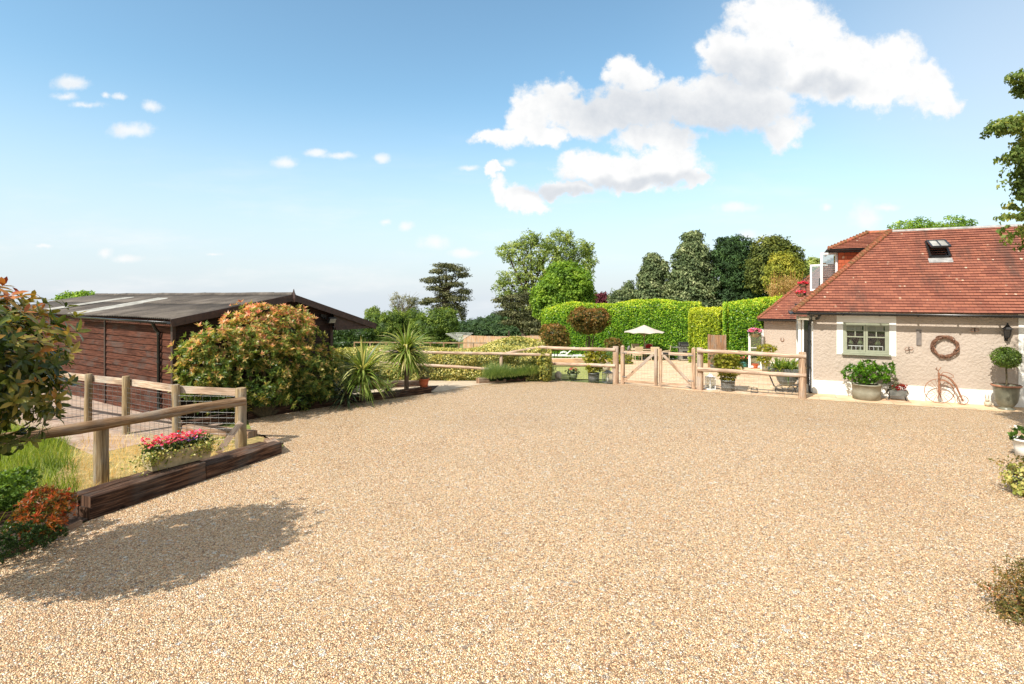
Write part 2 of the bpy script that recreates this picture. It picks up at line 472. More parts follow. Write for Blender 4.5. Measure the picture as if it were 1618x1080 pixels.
def straps(name, base, dirs, L, Wd, mat, parent, seed=0, grav=.9, segs=6, rnd=None, cut=None):
    """long arching strap leaves"""
    g = np.random.default_rng(seed); m = len(dirs); d = unit(dirs); p = base.copy(); W0 = Wd
    S = unit(np.cross(d, np.array([0, 0, 1.0]))+g.normal(size=(m, 3))*.15)
    rows = []; fr = [.35, .9, 1.0, .85, .6, .3, .03][:segs+1] if segs == 6 else list(np.linspace(1, .06, segs+1))
    for i in range(segs+1):
        rows.append(np.stack([p-S*(W0*fr[i]/2)[:, None], p+S*(W0*fr[i]/2)[:, None]], 1))
        p = p+d*(L/segs)[:, None]; d = unit(d+np.array([0, 0, -1.0])*(grav/segs*g.uniform(.5, 1.4, m))[:, None])
    V = np.stack(rows, 1).reshape(-1, 3); o = np.arange(m)[:, None]*(2*(segs+1))
    Fq = np.concatenate([o+np.array([2*i, 2*i+1, 2*i+3, 2*i+2]) for i in range(segs)])
    if rnd is None: rnd = g.random(m)
    return np_obj(name, V, [Fq], np.tile(rnd, segs), mat, parent)
def sprinkle(name, C, size, mat, parent, seed=0, up=(0, 0, 1)):
    """flower heads: five-petalled small rosettes"""
    g = np.random.default_rng(seed); m = len(C); T = unit(np.array(up)+g.normal(size=(m, 3))*.5)
    a = unit(np.cross(T, g.normal(size=(m, 3)))); b = np.cross(T, a); Cs, As, Ls, Rs = [], [], [], []; base = g.random(m)
    for j in range(5):
        th = 2*math.pi*j/5; d = unit(T*.35+a*math.cos(th)+b*math.sin(th)); Cs.append(C); As.append(d)
        Ls.append(size*g.uniform(.8, 1.2, m)*.5); Rs.append(base)
    C2, A2, L2, R2 = (np.concatenate(q) for q in (Cs, As, Ls, Rs))
    V, Fq = leaf_quads(C2, A2, np.tile(T, (5, 1)), L2, L2*.95)
    o = np_obj(name, V, [Fq], R2, mat, parent); o['kind'] = 'stuff'; return o
def pl(px, py, rx, ry, y, ryd=None, dy=0.0):
    """an ellipsoid lobe from its outline in the photograph and its own distance"""
    c = P(px, py, y+dy); a = rx/F*y; b = ry/F*y
    return (c.x, c.y, c.z, a, ryd if ryd is not None else (a+b)/2, b)
# ------------------------------------------------------------------ palette
M = {}
# gravel: rounded flint pebbles, every pebble its own colour
def gravel_mat():
    m, T, b = new_mat('pea_gravel')
    c = T.n('ShaderNodeTexCoord').outputs['Object']
    wn = T.noise(c, 30, 2, .5)
    cw = T.vmath('MULTIPLY_ADD', T.vmath('SUBTRACT', wn.outputs['Color'], (.5, .5, .5)), (.012, .012, 0), c)
    cw = T.vmath('MULTIPLY', cw, (1, 1, 0))
    v = T.n('ShaderNodeTexVoronoi'); v.inputs['Scale'].default_value = 64; T.l(cw, v.inputs['Vector'])
    ve = T.n('ShaderNodeTexVoronoi', feature='DISTANCE_TO_EDGE'); ve.inputs['Scale'].default_value = 64; T.l(cw, ve.inputs['Vector'])
    v2 = T.n('ShaderNodeTexVoronoi'); v2.inputs['Scale'].default_value = 23; T.l(cw, v2.inputs['Vector'])
    s = T.n('ShaderNodeSeparateColor'); T.l(v.outputs['Color'], s.inputs[0])
    s2 = T.n('ShaderNodeSeparateColor'); T.l(v2.outputs['Color'], s2.inputs[0])
    pal = T.ramp(s.outputs[0], [(0, srgb(132, 111, 89)), (.10, srgb(193, 150, 103)), (.24, srgb(235, 193, 134)), (.42, srgb(248, 218, 163)),
        (.58, srgb(225, 186, 136)), (.72, srgb(252, 237, 192)), (.86, srgb(237, 182, 125)), (1, srgb(252, 252, 226))], 'LINEAR')
    pal = T.mix(T.math('MULTIPLY', T.smooth(s2.outputs[1], .985, .99), .5), pal, srgb(165, 159, 147))
    pal = T.mix(T.math('MULTIPLY', T.smooth(s2.outputs[2], .985, .99), .6), pal, srgb(252, 252, 230))
    gap = T.smooth(ve.outputs['Distance'], .0, .17)
    big = T.noise(c, .45, 4, .6)
    tint = T.ramp(big.outputs[0], [(.3, (.94, .86, .80)), (.5, (1, .95, .9)), (.72, (1.05, .98, .93))])
    trk = T.noise(T.vmath('MULTIPLY', T.vmath('ADD', c, (0, 0, 0)), (1.6, .16, 0)), 1.0, 3, .6)
    tint = T.mix(T.math('MULTIPLY', T.smooth(trk.outputs[0], .55, .72), .35), tint, T.mix(1.0, tint, (.88, .85, .82, 1), 'MULTIPLY'))
    pal = T.mix(1.0, pal, tint, 'MULTIPLY')
    col = T.mix(gap, T.mix(1.0, pal, (.24, .19, .14, 1), 'MULTIPLY'), pal)
    col = T.mix(1.0, col, (.99, 1.07, 1.30, 1), 'MULTIPLY')
    T.l(col, b.inputs['Base Color']); b.inputs['Roughness'].default_value = .55
    b.inputs['Specular IOR Level'].default_value = .35
    dome = T.math('SUBTRACT', 1.0, T.math('MULTIPLY', v.outputs['Distance'], 1.0))
    h = T.math('ADD', T.math('MULTIPLY', dome, gap), T.math('MULTIPLY', s.outputs[1], .55))
    h = T.math('ADD', h, T.math('MULTIPLY', T.noise(c, 5, 3, .6).outputs[0], .9))
    bump(T, b, h, .85, .015)
    return m
M['gravel'] = gravel_mat()
def pebble_mat():
    m, T, b = new_mat('loose_pebble')
    a = T.n('ShaderNodeAttribute', attribute_name='rnd')
    T.l(T.ramp(a.outputs['Fac'], [(0, srgb(120, 96, 78)), (.15, srgb(176, 134, 102)), (.35, srgb(214, 174, 132)), (.55, srgb(226, 194, 154)), (.72, srgb(206, 158, 120)), (.9, srgb(230, 206, 174)), (1, srgb(240, 226, 202))]), b.inputs['Base Color'])
    b.inputs['Roughness'].default_value = .5; return m
M['pebble'] = pebble_mat()
def field_mat():
    m, T, b = new_mat('meadow_ground')
    c = T.n('ShaderNodeTexCoord').outputs['Object']
    n = T.noise(c, .05, 4, .6); n2 = T.noise(c, 6, 4, .7)
    col = T.mix(T.smooth(n.outputs[0], .4, .6), srgb(104, 122, 52), srgb(140, 142, 78))
    col = T.mix(T.smooth(n2.outputs[0], .4, .7), col, srgb(92, 96, 44))
    T.l(col, b.inputs['Base Color']); b.inputs['Roughness'].default_value = .95; bump(T, b, n2.outputs[0], .6, .04); return m
M['field'] = field_mat()
M['lawn'] = simple('lawn_turf', srgb(122, 138, 62), srgb(168, 160, 96), 14, .95, bs=.6, bd=.02)
M['straw_soil'] = simple('dry_grass_soil', srgb(176, 148, 96), srgb(120, 112, 62), 9, .95, bs=.8, bd=.03)
M['soil'] = simple('bark_soil', srgb(74, 54, 40), srgb(34, 26, 20), 30, .95, bs=1, bd=.02)
M['concrete'] = simple('concrete_pale', srgb(196, 180, 156), srgb(172, 154, 130), 5, .9, bs=.2, bd=.004)
def paving_mat():
    m, T, b = new_mat('sandstone_paving')
    c = T.n('ShaderNodeTexCoord').outputs['Object']
    r = T.n('ShaderNodeVectorRotate', rotation_type='Z_AXIS'); T.l(c, r.inputs[0]); r.inputs['Angle'].default_value = math.radians(26.6)
    br = T.n('ShaderNodeTexBrick'); T.l(r.outputs[0], br.inputs['Vector'])
    br.inputs['Scale'].default_value = 1; br.inputs['Brick Width'].default_value = .85; br.inputs['Row Height'].default_value = .58
    br.inputs['Mortar Size'].default_value = .012; br.inputs['Mortar Smooth'].default_value = .2
    br.inputs['Color1'].default_value = (*srgb(212, 182, 142), 1); br.inputs['Color2'].default_value = (*srgb(190, 152, 118), 1)
    br.inputs['Mortar'].default_value = (*srgb(150, 128, 104), 1)
    n = T.noise(c, 3.5, 5, .6); col = T.mix(T.smooth(n.outputs[0], .4, .75), br.outputs[0], srgb(206, 188, 160))
    T.l(col, b.inputs['Base Color']); b.inputs['Roughness'].default_value = .85
    h = T.math('SUBTRACT', T.math('MULTIPLY', n.outputs[0], .4), br.outputs['Fac']); bump(T, b, h, .5, .008); return m
M['paving'] = paving_mat()
def brickpath_mat():
    m, T, b = new_mat('clay_paver')
    c = T.n('ShaderNodeTexCoord').outputs['Object']
    br = T.n('ShaderNodeTexBrick'); T.l(c, br.inputs['Vector']); br.inputs['Scale'].default_value = 1
    br.inputs['Brick Width'].default_value = .21; br.inputs['Row Height'].default_value = .1; br.inputs['Mortar Size'].default_value = .006
    br.inputs['Color1'].default_value = (*srgb(172, 150, 134), 1); br.inputs['Color2'].default_value = (*srgb(146, 120, 104), 1); br.inputs['Mortar'].default_value = (*srgb(170, 156, 134), 1)
    T.l(br.outputs[0], b.inputs['Base Color']); b.inputs['Roughness'].default_value = .9; return m
M['brickpath'] = brickpath_mat()
M['sleeper'] = wood('creosoted_oak', srgb(122, 92, 72), srgb(64, 45, 35), srgb(24, 17, 14), .9, 1.2)
M['sleeper_pale'] = wood('weathered_oak', srgb(176, 148, 122), srgb(136, 108, 86), srgb(74, 56, 44), .85, .9)
M['post'] = wood('weathered_softwood', srgb(176, 156, 122), srgb(140, 118, 88), srgb(80, 66, 50), .85, .9)
M['rail_grey'] = wood('grey_rail', srgb(172, 146, 114), srgb(136, 106, 78), srgb(60, 48, 38), .85, 1.0)
M['gatewood'] = wood('gate_softwood', srgb(198, 172, 144), srgb(164, 134, 108), srgb(98, 76, 62), .85, .7)
M['rail_pale'] = wood('pale_rail', srgb(212, 192, 168), srgb(178, 150, 126), srgb(112, 88, 74), .85, .7)
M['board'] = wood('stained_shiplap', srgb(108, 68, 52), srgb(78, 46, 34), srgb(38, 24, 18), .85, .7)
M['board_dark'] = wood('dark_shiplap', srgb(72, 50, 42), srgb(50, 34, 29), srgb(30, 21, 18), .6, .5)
M['trim_dark'] = simple('brown_stain', srgb(72, 50, 42), srgb(48, 33, 28), 12, .55, bs=.2)
def felt():
    m, T, b = new_mat('bitumen_sheet')
    c = T.n('ShaderNodeTexCoord').outputs['Object']; n = T.noise(c, 1.4, 5, .65); n2 = T.noise(c, 30, 3, .6)
    col = T.ramp(n.outputs[0], [(.3, srgb(52, 46, 42)), (.5, srgb(80, 73, 67)), (.7, srgb(108, 100, 92))])
    col = T.mix(T.smooth(n2.outputs[0], .5, .7), col, srgb(92, 84, 70))
    T.l(col, b.inputs['Base Color']); b.inputs['Roughness'].default_value = .9; return m
M['felt'] = felt()
M['rooflight'] = simple('translucent_sheet', srgb(176, 174, 166), srgb(128, 126, 118), 2.5, .6, bs=0)
M['black_pvc'] = simple('black_plastic', (.012, .012, .013), (.02, .02, .02), 5, .25, bs=0)
M['black_iron'] = simple('black_iron', (.015, .015, .015), (.03, .027, .025), 20, .5, .3, bs=.2, bd=.002)
M['galv'] = simple('galvanised_wire', srgb(170, 172, 172), srgb(140, 142, 142), 30, .4, .8, bs=0)
M['white_wire'] = simple('white_wire', srgb(226, 224, 218), srgb(206, 204, 198), 30, .5, .1, bs=0)
M['rust'] = simple('rusty_iron', srgb(168, 122, 92), srgb(112, 74, 56), 25, .8, .2, bs=.5, bd=.004)
def render_mat():
    m, T, b = new_mat('textured_render')
    c = T.n('ShaderNodeTexCoord').outputs['Object']; n = T.noise(c, 22, 4, .6, .6); n2 = T.noise(c, .8, 4, .6)
    v = T.n('ShaderNodeTexVoronoi', feature='SMOOTH_F1'); v.inputs['Scale'].default_value = 17; T.l(c, v.inputs['Vector'])
    col = T.mix(T.smooth(n2.outputs[0], .35, .7), srgb(177, 163, 149), srgb(167, 153, 138))
    T.l(col, b.inputs['Base Color']); b.inputs['Roughness'].default_value = .9
    bump(T, b, T.math('ADD', n.outputs[0], T.math('MULTIPLY', v.outputs['Distance'], .8)), .8, .022); return m
M['render'] = render_mat()
M['white_paint'] = simple('white_paint', srgb(232, 230, 222), srgb(218, 214, 204), 3, .6, bs=.15, bd=.004)
M['white_upvc'] = simple('white_plastic', srgb(236, 237, 236), srgb(228, 228, 228), 3, .35, bs=0)
M['sage'] = simple('sage_paint', srgb(150, 152, 130), srgb(136, 140, 118), 6, .5, bs=.1, bd=.003)
def tile_mat(name, stain=1.0, cols=None):
    m, T, b = new_mat(name)
    uv = T.n('ShaderNodeUVMap').outputs[0]
    br = T.n('ShaderNodeTexBrick'); T.l(uv, br.inputs['Vector']); br.inputs['Scale'].default_value = 1
    br.inputs['Brick Width'].default_value = .165; br.inputs['Row Height'].default_value = .1; br.inputs['Mortar Size'].default_value = .003
    br.inputs['Bias'].default_value = 0.0
    c1, c2 = cols or (srgb(148, 90, 68), srgb(122, 70, 54))
    br.inputs['Color1'].default_value = (*c1, 1); br.inputs['Color2'].default_value = (*c2, 1); br.inputs['Mortar'].default_value = (*srgb(70, 40, 34), 1)
    n = T.noise(T.vmath('MULTIPLY', uv, (1.0, .34, 1)), 1.0, 6, .66); nf = T.noise(uv, 9, 4, .65)
    col = T.mix(T.math('MULTIPLY', T.smooth(n.outputs[0], .50, .66), .85*stain), br.outputs[0], srgb(84, 58, 48))
    col = T.mix(T.math('MULTIPLY', T.smooth(nf.outputs[0], .56, .72), .5), col, srgb(120, 76, 60))
    lv = T.n('ShaderNodeTexVoronoi'); lv.inputs['Scale'].default_value = 5.5; T.l(uv, lv.inputs['Vector'])
    ln = T.noise(uv, 1.3, 3, .6)
    fl = T.math('MULTIPLY', T.math('LESS_THAN', lv.outputs['Distance'], .17), T.smooth(ln.outputs[0], .5, .64))
    col = T.mix(T.math('MULTIPLY', fl, .8), col, srgb(212, 196, 168))
    T.l(col, b.inputs['Base Color']); b.inputs['Roughness'].default_value = .85
    bump(T, b, T.math('ADD', T.math('MULTIPLY', br.outputs['Fac'], -.6), nf.outputs[0]), .5, .01); return m
M['tile'] = tile_mat('clay_tile', 1.0)
M['tile_hung'] = tile_mat('hung_clay_tile', .2, (srgb(196, 104, 66), srgb(170, 84, 54)))
M['bonnet'] = simple('bonnet_tile', srgb(176, 100, 76), srgb(122, 92, 58), 9, .9, bs=.5, bd=.01, lo=.35, hi=.6)
M['lead'] = simple('lead_sheet', srgb(172, 170, 166), srgb(130, 128, 126), 6, .5, .2, bs=.2, bd=.003)
def glass_dark():
    m, T, b = new_mat('window_glass')
    b.inputs['Base Color'].default_value = (.012, .014, .014, 1); b.inputs['Roughness'].default_value = .04; b.inputs['Specular IOR Level'].default_value = .8; return m
M['glass'] = glass_dark()
def glass_win():
    m, T, b = new_mat('casement_glass')
    g = T.n('ShaderNodeBsdfGlossy'); g.inputs['Roughness'].default_value = .02; t = T.n('ShaderNodeBsdfTransparent'); t.inputs[0].default_value = (.9, .92, .92, 1)
    mx = T.n('ShaderNodeMixShader'); mx.inputs[0].default_value = .05; T.l(t.outputs[0], mx.inputs[1]); T.l(g.outputs[0], mx.inputs[2])
    T.l(mx.outputs[0], m.node_tree.nodes['Material Output'].inputs[0]); return m
M['winglass'] = glass_win()
def glass_clear():
    m, T, b = new_mat('clear_glass')
    g = T.n('ShaderNodeBsdfGlossy'); g.inputs['Roughness'].default_value = .02; t = T.n('ShaderNodeBsdfTransparent'); t.inputs[0].default_value = (.86, .9, .9, 1)
    mx = T.n('ShaderNodeMixShader'); mx.inputs[0].default_value = .28; T.l(t.outputs[0], mx.inputs[1]); T.l(g.outputs[0], mx.inputs[2])
    T.l(mx.outputs[0], m.node_tree.nodes['Material Output'].inputs[0]); return m
M['clear'] = glass_clear()
M['zinc'] = simple('zinc_tub', srgb(128, 130, 126), srgb(92, 96, 94), 7, .5, .5, bs=.2, bd=.004)
M['zinc_pale'] = simple('pale_stone_tub', srgb(150, 146, 128), srgb(132, 128, 110), 6, .8, bs=.3)
M['stone'] = simple('cast_stone', srgb(172, 156, 122), srgb(134, 122, 92), 12, .9, bs=.7, bd=.01)
M['stone_pale'] = simple('pale_stone', srgb(196, 184, 164), srgb(160, 150, 130), 14, .9, bs=.6, bd=.01)
M['pot_green'] = simple('green_glaze', srgb(112, 122, 82), srgb(92, 104, 68), 8, .5, bs=.1)
M['pot_teal'] = simple('teal_glaze', srgb(52, 128, 122), srgb(40, 108, 104), 8, .3, bs=0)
M['terracotta'] = simple('terracotta', srgb(196, 108, 70), srgb(172, 88, 56), 8, .8, bs=.2)
M['terracotta_rim'] = simple('brown_glaze', srgb(168, 118, 92), srgb(138, 92, 70), 8, .6, bs=.1)
M['urn'] = simple('grey_green_glaze', srgb(118, 116, 98), srgb(88, 88, 74), 4, .35, bs=.1)
M['bark'] = simple('tree_bark', srgb(96, 80, 66), srgb(60, 50, 42), 14, .95, bs=1, bd=.03, st=(1, 1, .25))
M['bark_pale'] = simple('pale_bark', srgb(150, 138, 118), srgb(104, 94, 80), 14, .95, bs=1, bd=.03, st=(1, 1, .25))
M['stem'] = simple('plant_stem', srgb(96, 84, 56), srgb(66, 58, 40), 20, .9, bs=.3)
M['canvas'] = simple('cream_canvas', srgb(186, 174, 164), srgb(176, 164, 154), 3, .9, bs=0)
M['wicker'] = simple('pale_wicker', srgb(206, 190, 158), srgb(170, 152, 122), 60, .85, bs=.7, bd=.01)
M['cushion_grey'] = simple('grey_cushion', srgb(128, 124, 124), srgb(112, 108, 108), 12, .95, bs=.1)
M['steel'] = simple('brushed_steel', srgb(176, 176, 174), srgb(150, 150, 150), 20, .35, .7, bs=0)
M['lounger'] = simple('white_resin', srgb(226, 226, 222), srgb(214, 214, 210), 6, .5, bs=0)
M['fencepale'] = wood('new_larch_board', srgb(226, 190, 156), srgb(206, 162, 126), srgb(168, 126, 96), .85, .3)
M['fencebrown'] = wood('brown_larch_board', srgb(176, 140, 108), srgb(146, 112, 84), srgb(96, 74, 56), .85, .5)
M['candle'] = simple('candle_wax', srgb(236, 226, 204), srgb(226, 214, 190), 4, .6, bs=0)
M['wreath'] = simple('dry_twig', srgb(144, 104, 80), srgb(84, 58, 44), 30, .9, bs=.4)
# foliage
g_ = lambda *a: [(p, srgb(h)) for p, h in a]
M['photinia'] = leafm('photinia_leaf', g_((0, '24381a'), (.2, '465a26'), (.4, '7c8244'), (.55, 'a49860'), (.7, 'b88c64'), (.85, 'b06c4c'), (1, 'a04c38')), .35, .3)
M['photinia_near'] = leafm('photinia_near_leaf', g_((0, '182810'), (.25, '2c4018'), (.42, '4a5a24'), (.55, '747434'), (.68, '8c6434'), (.82, '743828'), (1, '4c1c24')), .22, .25, .2)
M['photinia_old'] = leafm('photinia_bronze_leaf', g_((0, '34401e'), (.4, '5a5c2c'), (.65, '84703e'), (.85, '966448'), (1, '94503c')), .4, .3)
M['laurel'] = leafm('laurel_leaf', g_((0, '284a14'), (.3, '42701c'), (.65, '6c9c2a'), (.88, '9cbe3c'), (1, 'b8d044')), .35, .4)
M['laurel_lime'] = leafm('lime_laurel_leaf', g_((0, '3e5c1a'), (.35, '6a8c26'), (.7, '98b030'), (1, 'bccc40')), .4, .4)
M['variegated'] = leafm('variegated_leaf', g_((0, '4c6030'), (.3, '809044'), (.55, 'acb060'), (.8, 'c4c684'), (1, 'd8dcae')), .5, .3, .1, gain=1.55)
M['gold'] = leafm('golden_leaf', g_((0, '566c24'), (.45, '8c9638'), (1, 'bcbc5c')), .5, .35)
M['oak'] = leafm('oak_leaf', g_((0, '425a2a'), (.4, '648038'), (.75, '88a052'), (1, 'a8ba70')), .6, .35)
M['maple'] = leafm('maple_leaf', g_((0, '385a1c'), (.4, '5c8428'), (.8, '80a43a'), (1, '9cb850')), .55, .4)
M['bush'] = leafm('hawthorn_leaf', g_((0, '2c441a'), (.4, '4a6826'), (.8, '6c8636'), (1, '8c9c4a')), .6, .35)
M['cedar'] = leafm('cedar_needle', g_((0, '2a3420'), (.5, '4c5634'), (1, '707850')), .8, .1)
M['conifer_blue'] = leafm('grey_green_conifer', g_((0, '2c3e24'), (.4, '4a6038'), (.8, '76885a'), (1, '94a474')), .75, .12)
M['conifer_dark'] = leafm('dark_conifer', g_((0, '1c3018'), (.5, '304e26'), (1, '4c6c34')), .75, .12)
M['yew'] = leafm('olive_yew', g_((0, '2a3a18'), (.5, '4c5e26'), (1, '788436')), .75, .12)
M['golden_yew'] = leafm('golden_yew', g_((0, '44541c'), (.5, '728028'), (1, '9ca03c')), .75, .15)
M['purple'] = leafm('copper_leaf', g_((0, '34181c'), (.6, '542830'), (1, '744044')), .6, .2)
M['wood_far'] = leafm('far_wood_leaf', g_((0, '20351c'), (.5, '34502a'), (1, '4e683a')), .8, .2)
M['bamboo'] = leafm('dry_bamboo_leaf', g_((0, '6c6038'), (.5, 'a08e58'), (1, 'c8b880')), .7, .3)
M['willow'] = leafm('silver_leaf', g_((0, '46523a'), (.5, '6c7858'), (1, '98a084')), .7, .3)
M['photinia'] = leafm('photinia_leaf', g_((0, '20381a'), (.22, '3e5c26'), (.42, '68803c'), (.56, '9a9858'), (.7, 'b89470'), (.85, 'b07860'), (1, 'a45848')), .35, .35, gain=1.7)
M['cordyline'] = leafm('cordyline_leaf', g_((0, '344c1c'), (.35, '5a7c2c'), (.7, '809c4c'), (.9, 'b4bc80'), (1, '907038')), .4, .3, .1, gain=1.35)
M['cordyline_dark'] = leafm('dark_strap_leaf', g_((0, '1c2c20'), (.6, '34482c'), (1, '64703c')), .4, .25, .1)
M['lavender'] = leafm('lavender_leaf', g_((0, '3c5830'), (.5, '587a40'), (1, '7c965c')), .7, .25, .1)
M['grass'] = leafm('grass_blade', g_((0, '4c6c1c'), (.4, '709428'), (.8, '98b43c'), (1, 'c0c46c')), .6, .4, .3, gain=1.0)
M['drygrass'] = leafm('dry_grass_blade', g_((0, '8c7c40'), (.5, 'c0a468'), (1, 'dcc890')), .7, .35, .1)
M['nandina'] = leafm('nandina_leaf', g_((0, '34441c'), (.25, '6c6428'), (.45, 'b06c2c'), (.7, 'bc4430'), (1, '8c2430')), .4, .3, .1, gain=.8)
M['dkgreen'] = leafm('dark_green_leaf', g_((0, '1c3014'), (.6, '345020'), (1, '54702c')), .4, .3, .1)
M['midgreen'] = leafm('mid_green_leaf', g_((0, '304c1c'), (.5, '54782c'), (1, '88a044')), .45, .35, .1)
M['ivy'] = leafm('variegated_ivy_leaf', g_((0, '506c30'), (.4, '889c48'), (.8, 'bcc074'), (1, 'd8daa0')), .45, .35, .1, gain=1.3)
M['topiary'] = leafm('bay_leaf', g_((0, '30461a'), (.5, '50702a'), (1, '7c9440')), .4, .25, .1)
M['hanging'] = leafm('hanging_tree_leaf', g_((0, '30441e'), (.4, '4e6a2c'), (.75, '748a44'), (1, '98a25c')), .6, .4, .2)
M['fl_red'] = leafm('red_petal', g_((0, 'c02830'), (.5, 'd84050'), (1, 'e86078')), .5, .3, 0)
M['fl_pink'] = leafm('pink_petal', g_((0, 'd8507c'), (.5, 'e87494'), (1, 'f4a4b8')), .5, .3, 0)
M['fl_white'] = leafm('white_petal', g_((0, 'f0ece0'), (1, 'faf8f0')), .5, .3, 0)
M['fl_blue'] = leafm('violet_petal', g_((0, '4c48b8'), (1, '8878dc')), .5, .3, 0)
M['fl_salmon'] = leafm('salmon_petal', g_((0, 'd85c4c'), (1, 'ec8c74')), .5, .3, 0)

# ------------------------------------------------------------------ the setting
def sheet(name, pts, mat, dz, kind='structure', lumpy=0.0):
    """a ground sheet that follows the fall of the land"""
    bm = bmesh.new(); bm.faces.new([bm.verts.new((p[0], p[1], 0)) for p in pts])
    for y in (17, 60):
        bmesh.ops.bisect_plane(bm, geom=bm.verts[:]+bm.edges[:]+bm.faces[:], plane_co=(0, y, 0), plane_no=(0, 1, 0))
    for v in bm.verts: v.co.z = zt(v.co.y)+dz
    bmesh.ops.recalc_face_normals(bm, faces=bm.faces)
    me = bpy.data.meshes.new(name); bm.to_mesh(me); bm.free(); me.materials.append(mat)
    if len(me.polygons) and me.polygons[0].normal.z < 0: me.flip_normals()
    o = bpy.data.objects.new(name, me); COL.objects.link(o); return tag(o, kind=kind)
gb = MB(); ys = [-600, 17, 60, 200, 600, 1500, 3000]; xs = [-3000, -300, -40, 40, 300, 3000]
for i in range(len(ys)-1):
    for j in range(len(xs)-1):
        a, b_, c, d = xs[j], xs[j+1], ys[i], ys[i+1]
        gb.quad((a, c, zt(c)-.03), (b_, c, zt(c)-.03), (b_, d, zt(d)-.03), (a, d, zt(d)-.03))
tag(gb.build('ground', M['field']), kind='structure')
gp = [G(-60, 900), G(0, 886), G(141, 822), G(445, 716), G(448, 700), G(400, 686), G(391, 663), G(473, 649), G(558, 636), G(624, 629), G(684, 620),
      G(757, 607), G(800, 604), G(868, 600), G(973, 607), G(1105, 618), G(1285, 631), G(1618, 652)]
gp = [Vector((-14, 3.9, 0))]+gp[1:]+[Vector((22, 6, 0)), Vector((22, -14, 0)), Vector((-14, -14, 0))]
sheet('gravel_drive', gp, M['gravel'], 0.0)
# patio of sandstone behind the fence and along the bungalow
pp = [G(957, 598), G(973, 607), G(1105, 618), G(1285, 631), G(1618, 652), Vector((22, 6.2, 0)), Vector((22, 12, 0)), Vector((16, 12.5, 0)), Vector((9.6, 16, 0)), Vector((14.5, 25.5, 0)),
      Vector((20, 26, 0)), Vector((20, 37, 0)), Vector((5.5, 37, 0)), Vector((5.0, 27, 0))]
sheet('patio', pp, M['paving'], .004)
sheet('lawn', [G(850, 598), G(960, 599), Vector((4.98, 27, 0)), Vector((5.4, 34, 0)), Vector((0.5, 34, 0)), Vector((1.0, 22, 0))], M['lawn'], .0)
sheet('path', [G(700, 618), G(757, 607.5), G(800, 604), Vector((-1.0, 19.2, 0)), Vector((-6.5, 20.5, 0)), Vector((-6.5, 17.5, 0)), Vector((-4.4, 14.9, 0)), G(684, 619)], M['concrete'], .004)
sheet('yard_path', [Vector((-7.4, 9.6, 0)), Vector((-6.3, 12.0, 0)), Vector((-7.6, 12.3, 0)), Vector((-17, 18.5, 0)), Vector((-18.5, 16.8, 0)), Vector((-9.4, 11.0, 0))], M['brickpath'], .004)
sheet('bed_soil', [G(391, 660), G(473, 646), G(558, 633), G(624, 626), G(684, 617), Vector((-2.3, 17.2, 0)), Vector((-4.6, 15.2, 0)), Vector((-6.6, 14), ) if False else Vector((-6.2, 14.2, 0)), Vector((-7.4, 12.2, 0)), Vector((-7.0, 11.4, 0))], M['soil'], .008)
sheet('verge_soil', [Vector((-5.75, 7.1, 0)), Vector((-5.32, 6.84, 0)), G(0, 884), Vector((-5.6, 5.2, 0)), Vector((-7.5, 5.0, 0)), Vector((-6.9, 6.8, 0))], M['soil'], .004)
sheet('dry_verge', [Vector((-5.4, 7.2, 0)), Vector((-4.2, 10.0, 0)), Vector((-5.0, 11.0, 0)), Vector((-6.4, 11.6, 0)), Vector((-8.2, 10.6, 0)), Vector((-6.9, 8.0, 0))], M['straw_soil'], .0)

# loose stones lying proud of the gravel in the foreground
def inpoly(x, y, poly):
    r = np.zeros(len(x), bool); n = len(poly)
    for i in range(n):
        x1, y1 = poly[i][0], poly[i][1]; x2, y2 = poly[(i+1) % n][0], poly[(i+1) % n][1]
        c = ((y1 > y) != (y2 > y)) & (x < (x2-x1)*(y-y1)/((y2-y1) or 1e-9)+x1); r ^= c
    return r
g = np.random.default_rng(3)
ico = bmesh.new(); bmesh.ops.create_icosphere(ico, subdivisions=1, radius=1)
IV = np.array([v.co[:] for v in ico.verts]); IF = np.array([[v.index for v in f.verts] for f in ico.faces]); ico.free()
N = 60000
yy_ = 3.2+8.3*g.random(N)**1.5; xx_ = (g.random(N)*2-1)*yy_*1.0
k_ = inpoly(xx_, yy_, gp); xx_, yy_ = xx_[k_], yy_[k_]; m_ = len(xx_)
sz = .0062*g.uniform(.6, 1.45, m_); th = g.uniform(0, 6.28, m_); e1 = g.uniform(.8, 1.4, m_); e2 = g.uniform(.45, .8, m_)
V_ = IV[None]*np.stack([sz*e1, sz, sz*e2], 1)[:, None, :]
V_ = V_*(1+.12*np.sin(IV[None, :, 0]*5+th[:, None])[:, :, None])
ct, st_ = np.cos(th)[:, None], np.sin(th)[:, None]
V_ = np.stack([V_[..., 0]*ct-V_[..., 1]*st_+xx_[:, None], V_[..., 0]*st_+V_[..., 1]*ct+yy_[:, None], V_[..., 2]+(sz*e2*.45)[:, None]], 2)
Fp = (np.arange(m_)[:, None, None]*len(IV)+IF[None]).reshape(-1, 3)
o = np_obj('loose_gravel', V_.reshape(-1, 3), [Fp], np.repeat(g.random(m_), len(IF)), M['pebble'], smooth=True)
tag(o, kind='stuff')

